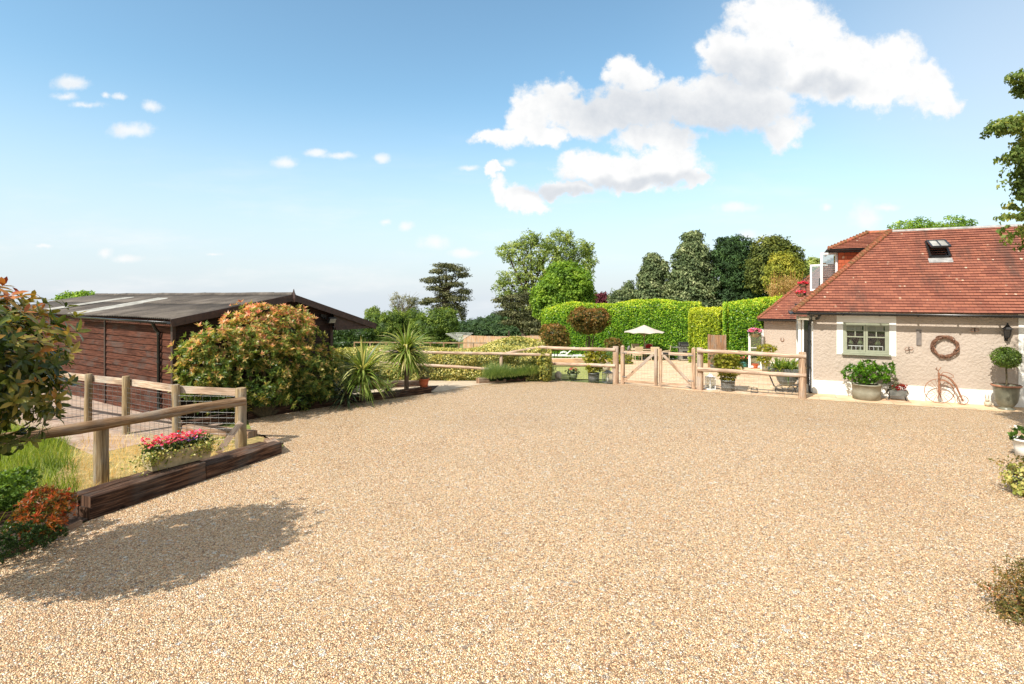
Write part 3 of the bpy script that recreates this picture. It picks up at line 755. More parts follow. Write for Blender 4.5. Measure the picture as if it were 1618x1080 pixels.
# ------------------------------------------------------------------ grass
def grass(name, poly, n, h, mat, seed, wd=.012):
    g = np.random.default_rng(seed); xs = [p[0] for p in poly]; ys = [p[1] for p in poly]
    x = g.uniform(min(xs), max(xs), n); y = g.uniform(min(ys), max(ys), n); k = inpoly(x, y, poly)
    cl = np.sin(x*3.1+np.sin(y*2.3)*2)+np.sin(y*4.3+x); k &= (cl > -1.3) | (g.random(n) < .4); x, y = x[k], y[k]
    m = len(x); C = np.stack([x, y, zta(y)-.03], 1); D = g.normal(size=(m, 3))*.38+np.array([0, 0, 1.0]); L = h*g.uniform(.45, 1.25, m)
    o = straps(name, C, D, L, wd*g.uniform(.7, 1.4, m), mat, None, seed, .9, 3, np.clip(.45+.2*cl[k]+g.normal(size=m)*.2, 0, 1)); return tag(o, kind='stuff')
grass('grass', [(-5.75, 7.2), (-6.6, 8.3), (-8.6, 10.5), (-11.5, 12), (-14, 11), (-9.5, 5.6), (-7.2, 5.2), (-6.2, 6.6)], 30000, .34, M['grass'], 4)
grass('dry_grass', [(-5.4, 7.3), (-5.0, 8.6), (-5.1, 10.4), (-6.6, 10.9), (-8.4, 10.9), (-8.3, 10.2), (-6.7, 8.1)], 4500, .2, M['drygrass'], 5, .008)
grass('lawn_grass', [G(875, 597), G(955, 598), (4.9, 26), (1.4, 24), (1.2, 21)], 15000, .05, M['grass'], 6, .015)
# ------------------------------------------------------------------ timber shed on the left
shed = thing('stable_block', 'long low dark brown timber stable with corrugated grey roof, beyond the wire fence', 'shed', (-7.64, 12.3, 0), math.atan2(.836, .549))
SL = 12.4   # length (local y)
WX, RX, CX, EV, RZ = 4.29, 2.89, 5.75, 2.27, 2.77
def rz_(x): return EV+(RZ-EV)*x/RX if x <= RX else RZ-(RZ-1.9)*(x-RX)/(CX-RX)
wl = MB(); random.seed(2)
nb_ = 15; bh = EV/nb_
for i in range(nb_):
    z0 = i*bh
    for (y0, y1) in ((0, 3.55), (3.6, 7.4), (7.45, SL)):
        j = random.uniform(-.003, .003)
        wl.add([(-.028+j, y0, z0), (-.028+j, y1, z0), (-.006, y1, z0+bh-.012), (-.006, y0, z0+bh-.012), (.0, y0, z0+bh), (.0, y1, z0+bh), (0, y0, z0), (0, y1, z0)],
               [(0, 1, 2, 3), (3, 2, 5, 4), (0, 6, 7, 1), (0, 3, 4, 6), (1, 7, 5, 2)],
               [[(y0+i*5, z0), (y1+i*5, z0), (y1+i*5, z0+.15), (y0+i*5, z0+.15)]]+[[(0, 0), (1, 0), (1, .02), (0, .02)]]*4)
wl.build('wall', M['board'], shed, True)
fm = MB()   # gable wall boards and the two hidden walls
for i in range(20):
    z0 = i*bh; z1 = z0+bh
    if z0 > RZ-.1: break
    xa = 0 if z1 < EV else (z1-EV)/(RZ-EV)*RX
    xb = WX if z1 < rz_(WX) else RX+(RZ-z1)/(RZ-1.9)*(CX-RX)
    if xb-xa < .1: continue
    fm.add([(xa, -.03, z0), (xb, -.03, z0), (xb, -.006, z1-.01), (xa, -.006, z1-.01), (xb, 0, z0), (xa, 0, z0)], [(0, 1, 2, 3), (0, 5, 4, 1)],
           [[(xa+i*3, z0), (xb+i*3, z0), (xb+i*3, z0+.15), (xa+i*3, z0+.15)], [(0, 0), (1, 0), (1, .1), (0, .1)]])
fm.poly([(0, 0, 0), (WX, 0, 0), (WX, 0, rz_(WX)-.02), (RX, 0, RZ-.02), (0, 0, EV-.02)])
fm.poly([(0, SL, 0), (0, SL, EV-.02), (RX, SL, RZ-.02), (WX, SL, rz_(WX)-.02), (WX, SL, 0)])
fm.quad((WX, 0, 0), (WX, SL, 0), (WX, SL, rz_(WX)-.02), (WX, 0, rz_(WX)-.02))
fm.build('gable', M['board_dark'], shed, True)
for cc_, ss_ in (((-.022, 3.575, EV/2), (.05, .075, EV)), ((-.022, 7.425, EV/2), (.05, .075, EV)), ((-.03, -.03, EV/2-.02), (.07, .09, EV-.04)), ((WX-.02, -.04, 1.0), (.09, .05, 2.0))):
    tr = MB(); tr.box(cc_, ss_); tr.build('cover_strip', M['trim_dark'], shed, True)
# corrugated roof
def corr(b, x0, x1, y0, y1, lift=0.0, per=.095):
    n = int((y1-y0)/(per/6)); vs = []; segs = max(2, int(abs(x1-x0)/1.5)+1)
    for s_ in range(segs+1):
        x = x0+(x1-x0)*s_/segs
        for i in range(n+1):
            y = y0+(y1-y0)*i/n; vs.append((x, y, rz_(x)+.06+lift+.018*math.sin(2*math.pi*y/per)+.012*math.sin(y*.9+x)))
    fs = [(s_*(n+1)+i, s_*(n+1)+i+1, (s_+1)*(n+1)+i+1, (s_+1)*(n+1)+i) for s_ in range(segs) for i in range(n)]
    b.add(vs, fs, None, True)
rf = MB(); rf_s = []
corr(rf, -.16, RX*.53, -.22, SL+.2, 0); corr(rf, RX*.5, RX+.02, -.22, SL+.2, .014)
corr(rf, RX-.02, CX, -.22, SL+.2, .0)
b2 = MB()
rf_o = rf.build('roof', M['felt'], shed, True)
sol = rf_o.modifiers.new('thick', 'SOLIDIFY'); sol.thickness = .008
cap = MB()
for i in range(14): cap.tube([(RX, -.24+i*.9, RZ+.075+.006*(i % 3)), (RX, -.24+(i+1)*.9+.06, RZ+.07+.006*((i+1) % 3))], .07, 10, wob=.05)
cap.build('ridge', M['felt'], rf_o, True)
rl = MB()
corr(rl, -.17, 2.15, 5.0, 5.7, .036); corr(rl, -.17, 2.3, 7.7, 8.4, .036)
rl.build('rooflight', M['rooflight'], rf_o, True)
bb = MB()   # barge boards, front fascia under the canopy, finial
bb.beam((-.18, -.25, rz_(-.18)-.03), (RX, -.25, RZ-.0), .03, .17); bb.beam((RX, -.252, RZ), (CX+.05, -.252, rz_(CX)-.03), .03, .17)
bb.add([(WX-.05, -.2, rz_(WX)-.05), (WX-.05, -.2, 1.84), (CX, -.2, 1.84), (CX, -.2, rz_(CX)-.02)], [(0, 1, 2, 3)])
bb.box((WX+.75, -.2, 1.86), (1.5, .06, .08)); bb.beam((CX-.02, -.2, 1.86), (CX-.02, SL, 1.86), .05, .12)
bb.quad((WX, -.2, 1.83), (CX, -.2, 1.83), (CX, SL, 1.83), (WX, SL, 1.83))
bb.build('barge_board', M['trim_dark'], shed, True)
fi = MB(); fi.lathe((RX, -.25, RZ-.12), [(.055, 0), (.07, .1), (.05, .2), (.012, .34), (0, .36)], 4, smooth=False); fi.build('finial', M['trim_dark'], shed, True)
gu = MB()
gp_ = [(-.2+.055*math.cos(a), .055*math.sin(a)) for a in np.linspace(math.pi, 2*math.pi, 9)]
vs = [(x, -.2, EV-.03+z) for x, z in gp_]+[(x, 5.0, EV-.01+z) for x, z in gp_]
gu.add(vs, [(i, i+1, i+10, i+9) for i in range(8)], None, True)
for i in range(7): gu.box((-.145, .1+i*.8, EV-.05), (.03, .04, .08))
go_ = gu.build('gutter', M['black_pvc'], shed, True); sm_ = go_.modifiers.new('t', 'SOLIDIFY'); sm_.thickness = .006
dp = MB(); dp.tube([(-.2, .55, EV-.08), (-.14, .55, EV-.22), (-.075, .55, EV-.3), (-.075, .55, .05)], .036, 12)
for z in (.5, 1.3, 1.95): dp.tube([(-.075, .55, z-.03), (-.075, .55, z+.03)], .043, 12)
dp.build('downpipe', M['black_pvc'], shed, True)
# floodlight on the gable
fl = thing('floodlight', 'small black floodlight with camera on the stable gable under the canopy roof', 'floodlight', shed.matrix_world.translation)
fl.location = wmat(shed) @ Vector((4.0, -.05, 2.12)); fl.rotation_euler = (0, 0, math.atan2(.836, .549))
b = MB(); b.beam((0, .03, .1), (0, -.12, .02), .03, .03); b.box((0, -.02, .1), (.12, .03, .12)); b.box((-.12, -.06, .14), (.07, .07, .07)); b.beam((0, -.03, .12), (-.12, -.06, .15), .02, .02); b.build('bracket', M['black_iron'], fl, True)
b = MB(); b.box((.12, -.2, 0), (.24, .07, .17), M=Matrix.Rotation(.5, 3, 'X')); b.build('lamp_housing', M['black_iron'], fl, True)
b = MB(); b.box((.12, -.245, -.02), (.2, .012, .13), M=Matrix.Rotation(.5, 3, 'X')); b.build('lens', M['rooflight'], fl, True)

# ------------------------------------------------------------------ sleepers, edging
def sleeper(pa, pb, h, w, mat, label, group='railway sleepers edging the planting bed', side=1, name='sleeper', z=0.0):
    """pa..pb: the bottom edge that faces the gravel"""
    pa, pb = Vector(pa), Vector(pb); d = (pb-pa).normalized(); n = Vector((-d.y, d.x, 0))*side
    b = MB(); random.seed(int(pa.x*100)); L = (pb-pa).length; k = 9
    # slightly warped beam built in short lengths so the edges wander
    rows = []
    for i in range(k+1):
        p = pa+d*L*i/k; j = lambda: random.uniform(-.006, .006)
        rows.append([p+Vector((0, 0, z-.03)), p+n*(w+j())+Vector((0, 0, z-.03)), p+n*(w+j())+Vector((0, 0, z+h+j()-.012)), p+n*(w-.015)+Vector((0, 0, z+h+j())),
                     p+n*(.015)+Vector((0, 0, z+h+j())), p+n*j()+Vector((0, 0, z+h-.012))])
    vs = [q for r in rows for q in r]; fs, uv = [], []
    ws = [0, w, w+h, w+h+.02, 2*w+h, 2*w+h+.02, 2*w+2*h]
    for i in range(k):
        for c in range(6):
            c2 = (c+1) % 6; fs.append((i*6+c, (i+1)*6+c, (i+1)*6+c2, i*6+c2))
            uv.append([(L*i/k+pa.x, ws[c]), (L*(i+1)/k+pa.x, ws[c]), (L*(i+1)/k+pa.x, ws[c+1]), (L*i/k+pa.x, ws[c+1])])
    fs += [(0, 1, 2, 3, 4, 5), tuple(k*6+c for c in range(6))[::-1]]
    for e in (0, k): uv.append([(q.z*.2, q.x+q.y) for q in rows[e]])
    b.add(vs, fs, uv); return tag(b.build(name, mat), label, 'sleeper', group)
A = Vector((-5.31, 6.84, 0)); B = Vector((-4.11, 9.71, 0)); dAB = (B-A).normalized(); nAB = Vector((-dAB.y, dAB.x, 0)); mid = A+dAB*1.62
sleeper(A, mid, .13, .22, M['sleeper'], 'dark lower sleeper under the stone trough, half sunk in gravel', 'sleepers of the low retaining edge by the trough')
sleeper(A-nAB*-.012+dAB*.02, mid+nAB*.012, .135, .2, M['sleeper'], 'dark top sleeper with split sawn end facing the camera, in front of the stone trough', 'sleepers of the low retaining edge by the trough', z=.135)
sleeper(A+nAB*.24, mid+nAB*.24, .262, .2, M['sleeper'], 'dark sleeper the stone trough sits on, behind the split front one', 'sleepers of the low retaining edge by the trough')
sleeper(mid+dAB*.01, B, .2, .22, M['sleeper'], 'dark sleeper running from the trough to the rounded end by the strutted corner post', 'sleepers of the low retaining edge by the trough')
sleeper(mid+dAB*.01+nAB*.235, B+nAB*.235-dAB*.1, .19, .2, M['sleeper'], 'rear dark sleeper at the foot of the strutted corner post', 'sleepers of the low retaining edge by the trough')
sleeper(B+dAB*.015, B+nAB*.45+dAB*.28, .18, .2, M['sleeper_pale'], 'short paler sleeper turning the corner at the far end of the low edge', 'sleepers of the low retaining edge by the trough', side=1)
bed = [G(391, 661), G(473, 647), G(558, 634), G(624, 627), G(682, 619)]
labs = ['nearest sleeper of the bed edge, below the big orange and green shrub', 'second sleeper of the bed edge, in front of the dark strap leaves', 'third sleeper of the bed edge, below the leaning strap-leaved plant', 'farthest sleeper of the bed edge, with the terracotta pot on its end']
for i in range(4): sleeper(bed[i]+(bed[i+1]-bed[i]).normalized()*.012, bed[i+1], .15, .22, M['sleeper'], labs[i])
sleeper(Vector((-6.95, 11.45, 0)), bed[0]-Vector((.02, .01, 0)), .13, .22, M['sleeper'], 'sleeper behind the fence corner post, leading to the stable yard')
sleeper(Vector((-5.2, 10.72, 0)), Vector((-6.85, 11.3, 0)), .12, .24, M['sleeper_pale'], 'pale weathered sleeper lying behind the wire fence near the corner post', side=-1)
sleeper(Vector((-4.3, 16.4, 0)), Vector((-2.7, 17.0, 0)), .16, .2, M['sleeper'], 'dark sleeper behind the two strap-leaved plants beside the pale path')
b = MB(); b.beam(G(-30, 898)+Vector((0, 0, .02)), G(128, 829)+Vector((0, 0, .02)), .04, .08); tag(b.build('edging_board', M['sleeper_pale']), 'thin timber edging board along the gravel below the red leaved shrub', 'edging')
b = MB(); b.beam(G(-20, 832)+Vector((0, 0, .07)), G(30, 822)+Vector((0, 0, .07)), .1, .14); tag(b.build('sleeper_offcut', M['sleeper']), 'short dark timber lying behind the low green plant at the left edge', 'sleeper')

# ------------------------------------------------------------------ left fence
def post(b, p, r, h, top=None, n=12, lean=(0, 0)):
    p = Vector(p); L = Vector((lean[0], lean[1], 0))
    pts = [p+Vector((0, 0, -.1))]+[p+L*(i/6)+Vector((0, 0, h*i/6)) for i in range(1, 6)]+[p+L+Vector((0, 0, h-.015)), p+L+Vector((0, 0, h))]
    b.tube(pts, [r*(1.02-.01*i) for i in range(6)]+[r*.97, r*.86], n, wob=.03)
fence = thing('post_and_rail_fence', 'round weathered rail fence with wire mesh around the grassy corner by the stable', 'fence', (-5.04, 10.1, 0))
cp = Vector((-5.04, 10.12, 0)); fp = Vector((-6.16, 8.16, 0))
for (p, r, h, ln) in ((cp, .098, 1.1, (0, 0)), (fp, .098, .93, (0, 0)), (Vector((-7.3, 6.16, 0)), .098, .93, (0, 0))):
    b = MB(); post(b, p, r, h, lean=ln); b.build('post', M['post'], fence)
sp = [Vector((-6.28, 10.2, 0)), Vector((-7.85, 11.07, 0)), Vector((-9.04, 11.6, 0)), Vector((-10.5, 12.3, 0)), Vector((-12.3, 13.2, 0))]
for i, p in enumerate(sp):
    b = MB(); post(b, p, .072, 1.15+(.03 if i == 1 else 0), lean=(.02*(i-1), 0)); b.build('post', M['post'], fence)
dcf = (fp-cp).normalized(); off = Vector((.13, -.09, 0))
b = MB(); a0 = cp+dcf*.03+off; a1 = cp+dcf*3.6+off
b.tube([a0+(a1-a0)*t+Vector((0, 0, .875+.07*t+.012*math.sin(t*7))) for t in np.linspace(0, 1, 12)], [.078+.006*math.sin(k*1.9) for k in range(12)], 14, wob=.03)
b.build('rail', M['rail_grey'], fence)
pts = [cp+Vector((-.05, .1, 1.0))]+[p+Vector((.03, .09, 1.04)) for p in sp]
for i in range(len(pts)-1):
    b = MB(); b.beam(pts[i], pts[i+1], .045, .13); b.build('rail', M['rail_pale'], fence)
b = MB(); b.beam(Vector((-4.95, 9.2, .18)), cp+Vector((.04, -.13, .46)), .10, .10, up=(.5, -.85, .3)); b.build('strut', M['rail_pale'], fence)
def mesh_panel(b, p, q, z0, z1, dz=.1, dx=.15, r=.0022):
    p, q = Vector(p), Vector(q); L = (q-p).length; n = int(L/dx)
    k = int((z1-z0)/dz)
    for i in range(k+1):
        z = z0+i*dz*(.6+.4*i/k)/1.0 if False else z0+i*dz; b.tube([p+Vector((0, 0, z)), q+Vector((0, 0, z))], r, 3, False)
    for i in range(n+1): b.tube([p+(q-p)*i/n+Vector((0, 0, z0)), p+(q-p)*i/n+Vector((0, 0, z0+k*dz))], r, 3, False)
b = MB(); ch = [cp]+sp
for i in range(len(ch)-1): mesh_panel(b, ch[i]+Vector((.06, -.05, 0)), ch[i+1]+Vector((.06, -.05, 0)), .05, .98, r=.0032)
b.build('wire_mesh', M['galv'], fence)

# ------------------------------------------------------------------ stone trough with summer bedding
tp = Vector((-5.2, 7.78, .28)); td = Vector((.47, .75, 0)).normalized(); tn = Vector((-td.y, td.x, 0))
tr_o = thing('flower_trough', 'weathered stone trough of red, pink and blue flowers on the dark sleepers', 'planter', tp+td*.45)
b = MB(); TL, TW, TH = .92, .27, .235; c0 = tp+td*TL/2+tn*.1
ang = math.atan2(td.y, td.x); R = Matrix.Rotation(ang, 3, 'Z')
def trough_box(b, hx, hy, z0, z1, k):  # tapered shell
    vs = []
    for z, kk in ((z0, k), (z1, 1)):
        for x, y in ((-1, -1), (1, -1), (1, 1), (-1, 1)): vs.append(c0+R@Vector((x*hx*(kk if z == z0 else 1), y*hy*kk, 0))+Vector((0, 0, z)))
    return vs
o_ = trough_box(b, TL/2, TW/2, 0, TH, .9); i_ = trough_box(b, TL/2-.035, TW/2-.035, .06, TH, .9)
vs = o_+i_; b.add(vs, [(0, 3, 2, 1), (0, 1, 5, 4), (1, 2, 6, 5), (2, 3, 7, 6), (3, 0, 4, 7), (4, 5, 13, 12), (5, 6, 14, 13), (6, 7, 15, 14), (7, 4, 12, 15), (12, 13, 9, 8), (13, 14, 10, 9), (14, 15, 11, 10), (15, 12, 8, 11), (8, 9, 10, 11)])
b.build('trough', M['stone'], tr_o, bevel=.008)
b = MB(); b.box(c0+Vector((0, 0, TH-.04)), (TL-.08, TW-.08, .05), rz=ang); b.build('compost', M['soil'], tr_o)
g = np.random.default_rng(8)
def along(n, su, sv, z0, z1, g, sh=0): 
    u = g.uniform(-su, su, n)+sh; v = g.uniform(-sv, sv, n); z = g.uniform(z0, z1, n)
    return np.array([[*(Vector((c0.x, c0.y, c0.z))+td*a+tn*b_+Vector((0, 0, c)))] for a, b_, c in zip(u, v, z)])
C = along(900, .46, .14, TH-.02, TH+.13, g); n = len(C)
V, Fq = leaf_quads(C, unit(g.normal(size=(n, 3))+[0, 0, .5]), unit(g.normal(size=(n, 3))+[0, 0, 1.2]), np.full(n, .05), np.full(n, .03))
np_obj('foliage', V, [Fq], g.random(n), M['dkgreen'], tr_o)
def trail(cu, n, g, zlo):
    C = []
    for _ in range(n):
        u = cu+g.normal()*.14; v = -.10-abs(g.normal())*.05; z = TH+.05-abs(g.normal())*.11
        if z < TH-.02: v = min(v, -.145)
        if z < zlo: z = zlo+g.random()*.1
        C.append([*(c0+td*u+tn*v+Vector((0, 0, z)))])
    return np.array(C)
C = np.concatenate([trail(-.44, 300, g, -.06), trail(-.15, 50, g, .12), trail(.33, 220, g, .08), along(200, .45, .16, TH, TH+.06, g)])
n = len(C); V, Fq = leaf_quads(C, unit(g.normal(size=(n, 3))+[.3, -.6, -.3]), unit(g.normal(size=(n, 3))*.6+[.3, -.8, .6]), g.uniform(.025, .045, n), g.uniform(.022, .035, n))
np_obj('trailing_ivy', V, [Fq], g.random(n), M['ivy'], tr_o)
sprinkle('flowers', along(150, .40, .13, TH+.10, TH+.22, g, -.06), .05, M['fl_red'], tr_o, 2)
sprinkle('flowers', along(50, .36, .12, TH+.10, TH+.2, g), .045, M['fl_pink'], tr_o, 3)
sprinkle('flowers', along(26, .12, .1, TH+.07, TH+.13, g, .12), .045, M['fl_blue'], tr_o, 4)
sprinkle('flowers', along(30, .42, .15, TH+.04, TH+.1, g, .06), .035, M['fl_white'], tr_o, 5)

# ------------------------------------------------------------------ left planting
def woody(b, base, tops, r, g, n=6, mid=.5):
    """limbs rising from one base towards the lobes"""
    base = Vector(base)
    for t in tops:
        t = Vector(t); c = base.lerp(t, mid)+Vector((g.normal()*.06, g.normal()*.06, 0))*(t-base).length
        k = [base, base.lerp(c, .5)+Vector((g.normal(), g.normal(), 0))*.02*(t-base).length, c, c.lerp(t, .5), t]
        b.tube(k, [r, r*.8, r*.6, r*.4, r*.15], n, wob=.05)
def shrub(name, label, cat, lobes, n, size, mat, seed, mode='crown', group=None, base=None, stem_r=.03, leafname='foliage', **k):
    L = np.array(lobes); bx, by = (L[:, 0].mean(), L[:, 1].mean()) if base is None else base
    zb = zt(by); o = thing(name, label, cat, (bx, by, zb), 0, group)
    g = np.random.default_rng(seed); b = MB(); woody(b, (bx, by, zb-.05), [l[:3] for l in lobes], stem_r, g)
    b.build('stems', M['stem'], o)
    if mode == 'crown': crown(leafname, lobes, n, size, mat, o, seed, **k)
    else: rosettes(leafname, lobes, n, size, mat, o, seed, **k)
    return o
# near photinia standard at the left edge (throws the round shadow on the gravel)
nl = [(-5.05, 4.75, 2.15, .95, 1.05, .8), (-4.76, 4.7, 2.25, .6, .55, .48), (-4.75, 4.8, 1.92, .6, .6, .42), (-5.5, 4.6, 2.1, .8, .9, .8), (-5.1, 4.8, 2.55, .5, .5, .42), (-5.3, 4.2, 2.5, .7, .7, .6)]
pt = thing('photinia_tree', 'close photinia crown of large glossy green and bronze leaves at the left edge', 'tree', (-5.4, 4.6, 0))
g = np.random.default_rng(5); b = MB(); b.tube([(-5.4, 4.6, -.05), (-5.38, 4.62, .7), (-5.3, 4.65, 1.4), (-5.2, 4.7, 1.9)], [.07, .06, .055, .045], 10, wob=.06)
woody(b, (-5.25, 4.66, 1.5), [l[:3] for l in nl], .03, g); b.build('trunk', M['bark'], pt)
rosettes('crown', nl, 1250, .14, M['photinia_near'], pt, 11, k=6, shell=.6, asp=.38, redtop=.55, fine=True, zr=(1.3, 3.0), spread=1.25, keep=.66, core=.0)
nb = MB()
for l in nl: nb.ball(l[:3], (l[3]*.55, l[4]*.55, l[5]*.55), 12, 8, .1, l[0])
nb.build('shadow_core', M['dkgreen'], pt)  # solid balls added unseen inside the crown to keep its shadow unbroken
# big photinia against the stable
def byp(px): return 11.95+(px-330)*.0128
bl = [pl(x, y, rx, ry, byp(x), rd, dy) for (x, y, rx, ry, rd, dy) in
      [(418, 516, 48, 32, .7, 0), (378, 536, 46, 34, .7, 0), (462, 528, 38, 32, .6, 0), (336, 560, 42, 34, .6, -.05), (410, 580, 70, 40, .9, -.2), (468, 580, 50, 36, .7, 0),
       (505, 596, 32, 36, .5, 0), (320, 596, 34, 32, .5, 0), (448, 502, 22, 14, .4, .1), (410, 494, 20, 11, .4, .1), (385, 622, 60, 20, .6, -.1), (462, 618, 56, 22, .55, -.1), (335, 622, 30, 18, .4, 0)]]
shrub('photinia_shrub', 'big rounded photinia with orange red tips in front of the stable gable', 'shrub', bl, 4200, .13, M['photinia'], 21, 'ros', base=(-5.75, 12.75), stem_r=.06, redtop=.85, zr=(.2, 2.8), k=8, shell=.6, amp=.42, core=.0, spread=1.0, asp=.3)
# red-leaved shrub, green perennials, dark ground cover
ndl = [(-5.5, 6.35, .26, .24, .24, .2), (-5.38, 6.25, .2, .2, .2, .15), (-5.62, 6.5, .36, .18, .18, .14), (-5.3, 6.4, .38, .12, .12, .1)]
shrub('nandina_shrub', 'low shrub of orange and crimson leaves beside the split sleeper end', 'shrub', ndl, 560, .07, M['nandina'], 31, 'ros', redtop=.42, zr=(.0, .7), k=7, shell=.4, asp=.26, stem_r=.008, amp=.3)
gl = [pl(6, 785, 34, 30, 6.9, .3), pl(55, 800, 34, 22, 7.0, .25), pl(20, 760, 30, 14, 7.3, .3)]
shrub('leafy_perennial', 'bright green leafy plant at the left edge behind the crimson shrub', 'plant', gl, 500, .09, M['midgreen'], 32, 'ros', redtop=.1, k=6, shell=.3, stem_r=.008)
gl = [pl(15, 852, 45, 22, 5.75, .3), pl(70, 845, 30, 10, 6.1, .2)]
shrub('periwinkle', 'low dark green ground cover at the left edge above the edging board', 'plant', gl, 420, .05, M['dkgreen'], 33, 'ros', k=6, shell=.4, stem_r=.005)
# cordylines
def cordy(px, py_head, py_base, y, n, L, label, seed, mat='cordyline', lean=0, grav=1.15):
    base = PX(px, y, zt(y)); head = P(px+lean, py_head, y)
    o = thing('cordyline', label, 'plant', base, 0, 'spiky cordylines in the sleeper bed')
    b = MB(); b.tube([base, base.lerp(head, .5), head], [.07, .06, .05], 10, wob=.1); b.build('trunk', M['bark'], o)
    g = np.random.default_rng(seed); D = unit(g.normal(size=(n, 3))); D[:, 2] = np.abs(D[:, 2])*1.35-.4; D = unit(D)
    C = np.array(head)+D*.05+np.stack([np.zeros(n)]*2+[g.uniform(-.28, .05, n)], 1)
    straps('leaves', C, D, L*g.uniform(.75, 1.1, n), .05*g.uniform(.8, 1.2, n), M[mat], o, seed, grav, rnd=np.clip(g.random(n)*.92, 0, 1))
    # dead brown skirt
    return o
cordy(642, 554, 612, 15.6, 420, .98, 'tallest spiky cordyline, standing right of the shed on a brown trunk', 41)
cordy(573, 588, 628, 14.4, 420, 1.0, 'middle spiky cordyline leaning beside the big orange shrub', 42, grav=1.0)
cordy(548, 612, 634, 13.9, 130, .75, 'dark upright strap-leaved plant half hidden by the big orange shrub', 43, 'cordyline_dark', grav=.4, lean=0)
cordy(612, 606, 615, 15.9, 50, .4, 'smallest spiky cordyline, at the foot of the tallest one', 44, grav=.6)

# ------------------------------------------------------------------ pots
def pot(prof, mat, label, name, pos, plant=None, group=None, cat='plant pot', sx=1.0, soilz=None):
    o = thing(name, label, cat, pos, 0, group); b = MB(); b.lathe(pos, prof, 28, sx); b.build('pot', mat, o)
    r = max(p[0] for p in prof); H = max(p[1] for p in prof)
    b = MB(); b.disc(Vector(pos)+Vector((0, 0, H*.92)), r*.93, 20, sx); b.build('compost', M['soil'], o)
    return o
def tub(r, h, k=.85, lip=.015): return [(0, 0), (r*k, 0), (r*(k+1)/2, h*.5), (r, h-.03), (r+lip, h-.03), (r+lip, h), (r-.01, h), (r-.03, h*.86)]
def flat(prof, n): return prof
def fol(o, lobes, n, size, mat, seed, name='foliage', mode='ros', **k):
    if mode == 'ros': return rosettes(name, lobes, n, size, M[mat], o, seed, **k)
    return crown(name, lobes, n, size, M[mat], o, seed, **k)
def stems(o, base, tops, r=.012, seed=1):
    b = MB(); woody(b, base, tops, r, np.random.default_rng(seed)); b.build('stems', M['stem'], o)
def cl_pts(lobes, n, seed, zmin=.2):
    g = np.random.default_rng(seed); Pp, Nn, _ = shell_pts(lobes, n*3, g, .85, .1, .8); return Pp[Nn[:, 2] > zmin][:n]
p = G(670, 620)+Vector((-.02, .1, .15))
o = pot(tub(.15, .25, .72, .02), M['terracotta'], 'orange terracotta pot of grey green plant on the sleeper end', 'potted_plant', p)
L = [(p.x, p.y, p.z+.42, .2, .2, .17)]; fol(o, L, 90, .1, 'willow', 51, k=6, shell=.3, asp=.2)
stems(o, p+Vector((0, 0, .2)), [p+Vector((x, y, .5)) for x, y in ((.1, 0), (-.1, .05), (0, -.1))], .006)
# ------------------------------------------------------------------ bungalow
HO = Vector((8.75, 15.8, 0)); HR = math.atan2(-.448, .894)
house = thing('bungalow', 'cream rendered bungalow with red clay tile roof, dormer and skylight on the right', 'house', HO, HR)
def HL(t, d, z): return HO+Vector((.894*t+.448*d, -.448*t+.894*d, z))
def HW(px, py, d=0.0):
    """a pixel to the local point on the plane local y = d"""
    k = (px-809)/F; ox, oy = HO.x+.448*d, HO.y+.894*d
    t = (oy*k-ox)/(.894+.448*k); y = oy-.448*t
    return (t, d, CH-(py-HY)/F*y)
S42 = .905; EZ = 2.37; ED = -.27; ET = -.50; RD = 2.72+ED   # eave height, eave front, eave left, ridge line
RIDGE = EZ+S42*2.72; TE = 9.0
wx0, wz0 = HW(1332, 510)[0], HW(1332, 560)[2]; wx1 = HW(1405, 510)[0]; wz1 = HW(1405, 510)[2]
wz0 = HW(1405, 560)[2]
b = MB()  # front wall with the window opening cut out
def wall_with_hole(b, x0, x1, z0, z1, hx0, hx1, hz0, hz1, y=0.0):
    for (a, c, e, f) in ((x0, hx0, z0, z1), (hx1, x1, z0, z1), (hx0, hx1, z0, hz0), (hx0, hx1, hz1, z1)):
        b.quad((a, y, e), (c, y, e), (c, y, f), (a, y, f))
wall_with_hole(b, 0, TE, .38, EZ-.02, wx0, wx1, wz0, wz1)
b.quad((wx0, 0, wz0), (wx1, 0, wz0), (wx1, .12, wz0), (wx0, .12, wz0)); b.quad((wx0, 0, wz0), (wx0, .12, wz0), (wx0, .12, wz1), (wx0, 0, wz1)); b.quad((wx1, 0, wz0), (wx1, .12, wz0), (wx1, .12, wz1), (wx1, 0, wz1))
b.box(((TE+0)/2, 2.6, 1.0), (TE-.02, 5.15, 1.98)) if False else None
b.quad((0, 0, 0), (0, 5.2, 0), (0, 5.2, EZ), (0, 0, EZ)); b.quad((TE, 0, 0), (TE, 0, EZ), (TE, 5.2, EZ), (TE, 5.2, 0)); b.quad((0, 5.2, 0), (TE, 5.2, 0), (TE, 5.2, EZ), (0, 5.2, EZ))
b.build('wall', M['render'], house, True)
b = MB(); b.box((TE/2, -.012, .19), (TE+.04, .05, .385)); b.build('plinth', M['white_paint'], house, True)
# interior backing of the room behind the window, its dimness put into the colour
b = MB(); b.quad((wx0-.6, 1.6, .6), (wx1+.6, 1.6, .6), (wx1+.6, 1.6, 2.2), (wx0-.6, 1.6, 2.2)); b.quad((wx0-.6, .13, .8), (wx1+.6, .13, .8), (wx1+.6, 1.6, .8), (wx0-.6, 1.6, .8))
b.build('room_wall', simple('dim_room', srgb(46, 40, 34), srgb(34, 30, 26), 4, .9, bs=0), house, True)
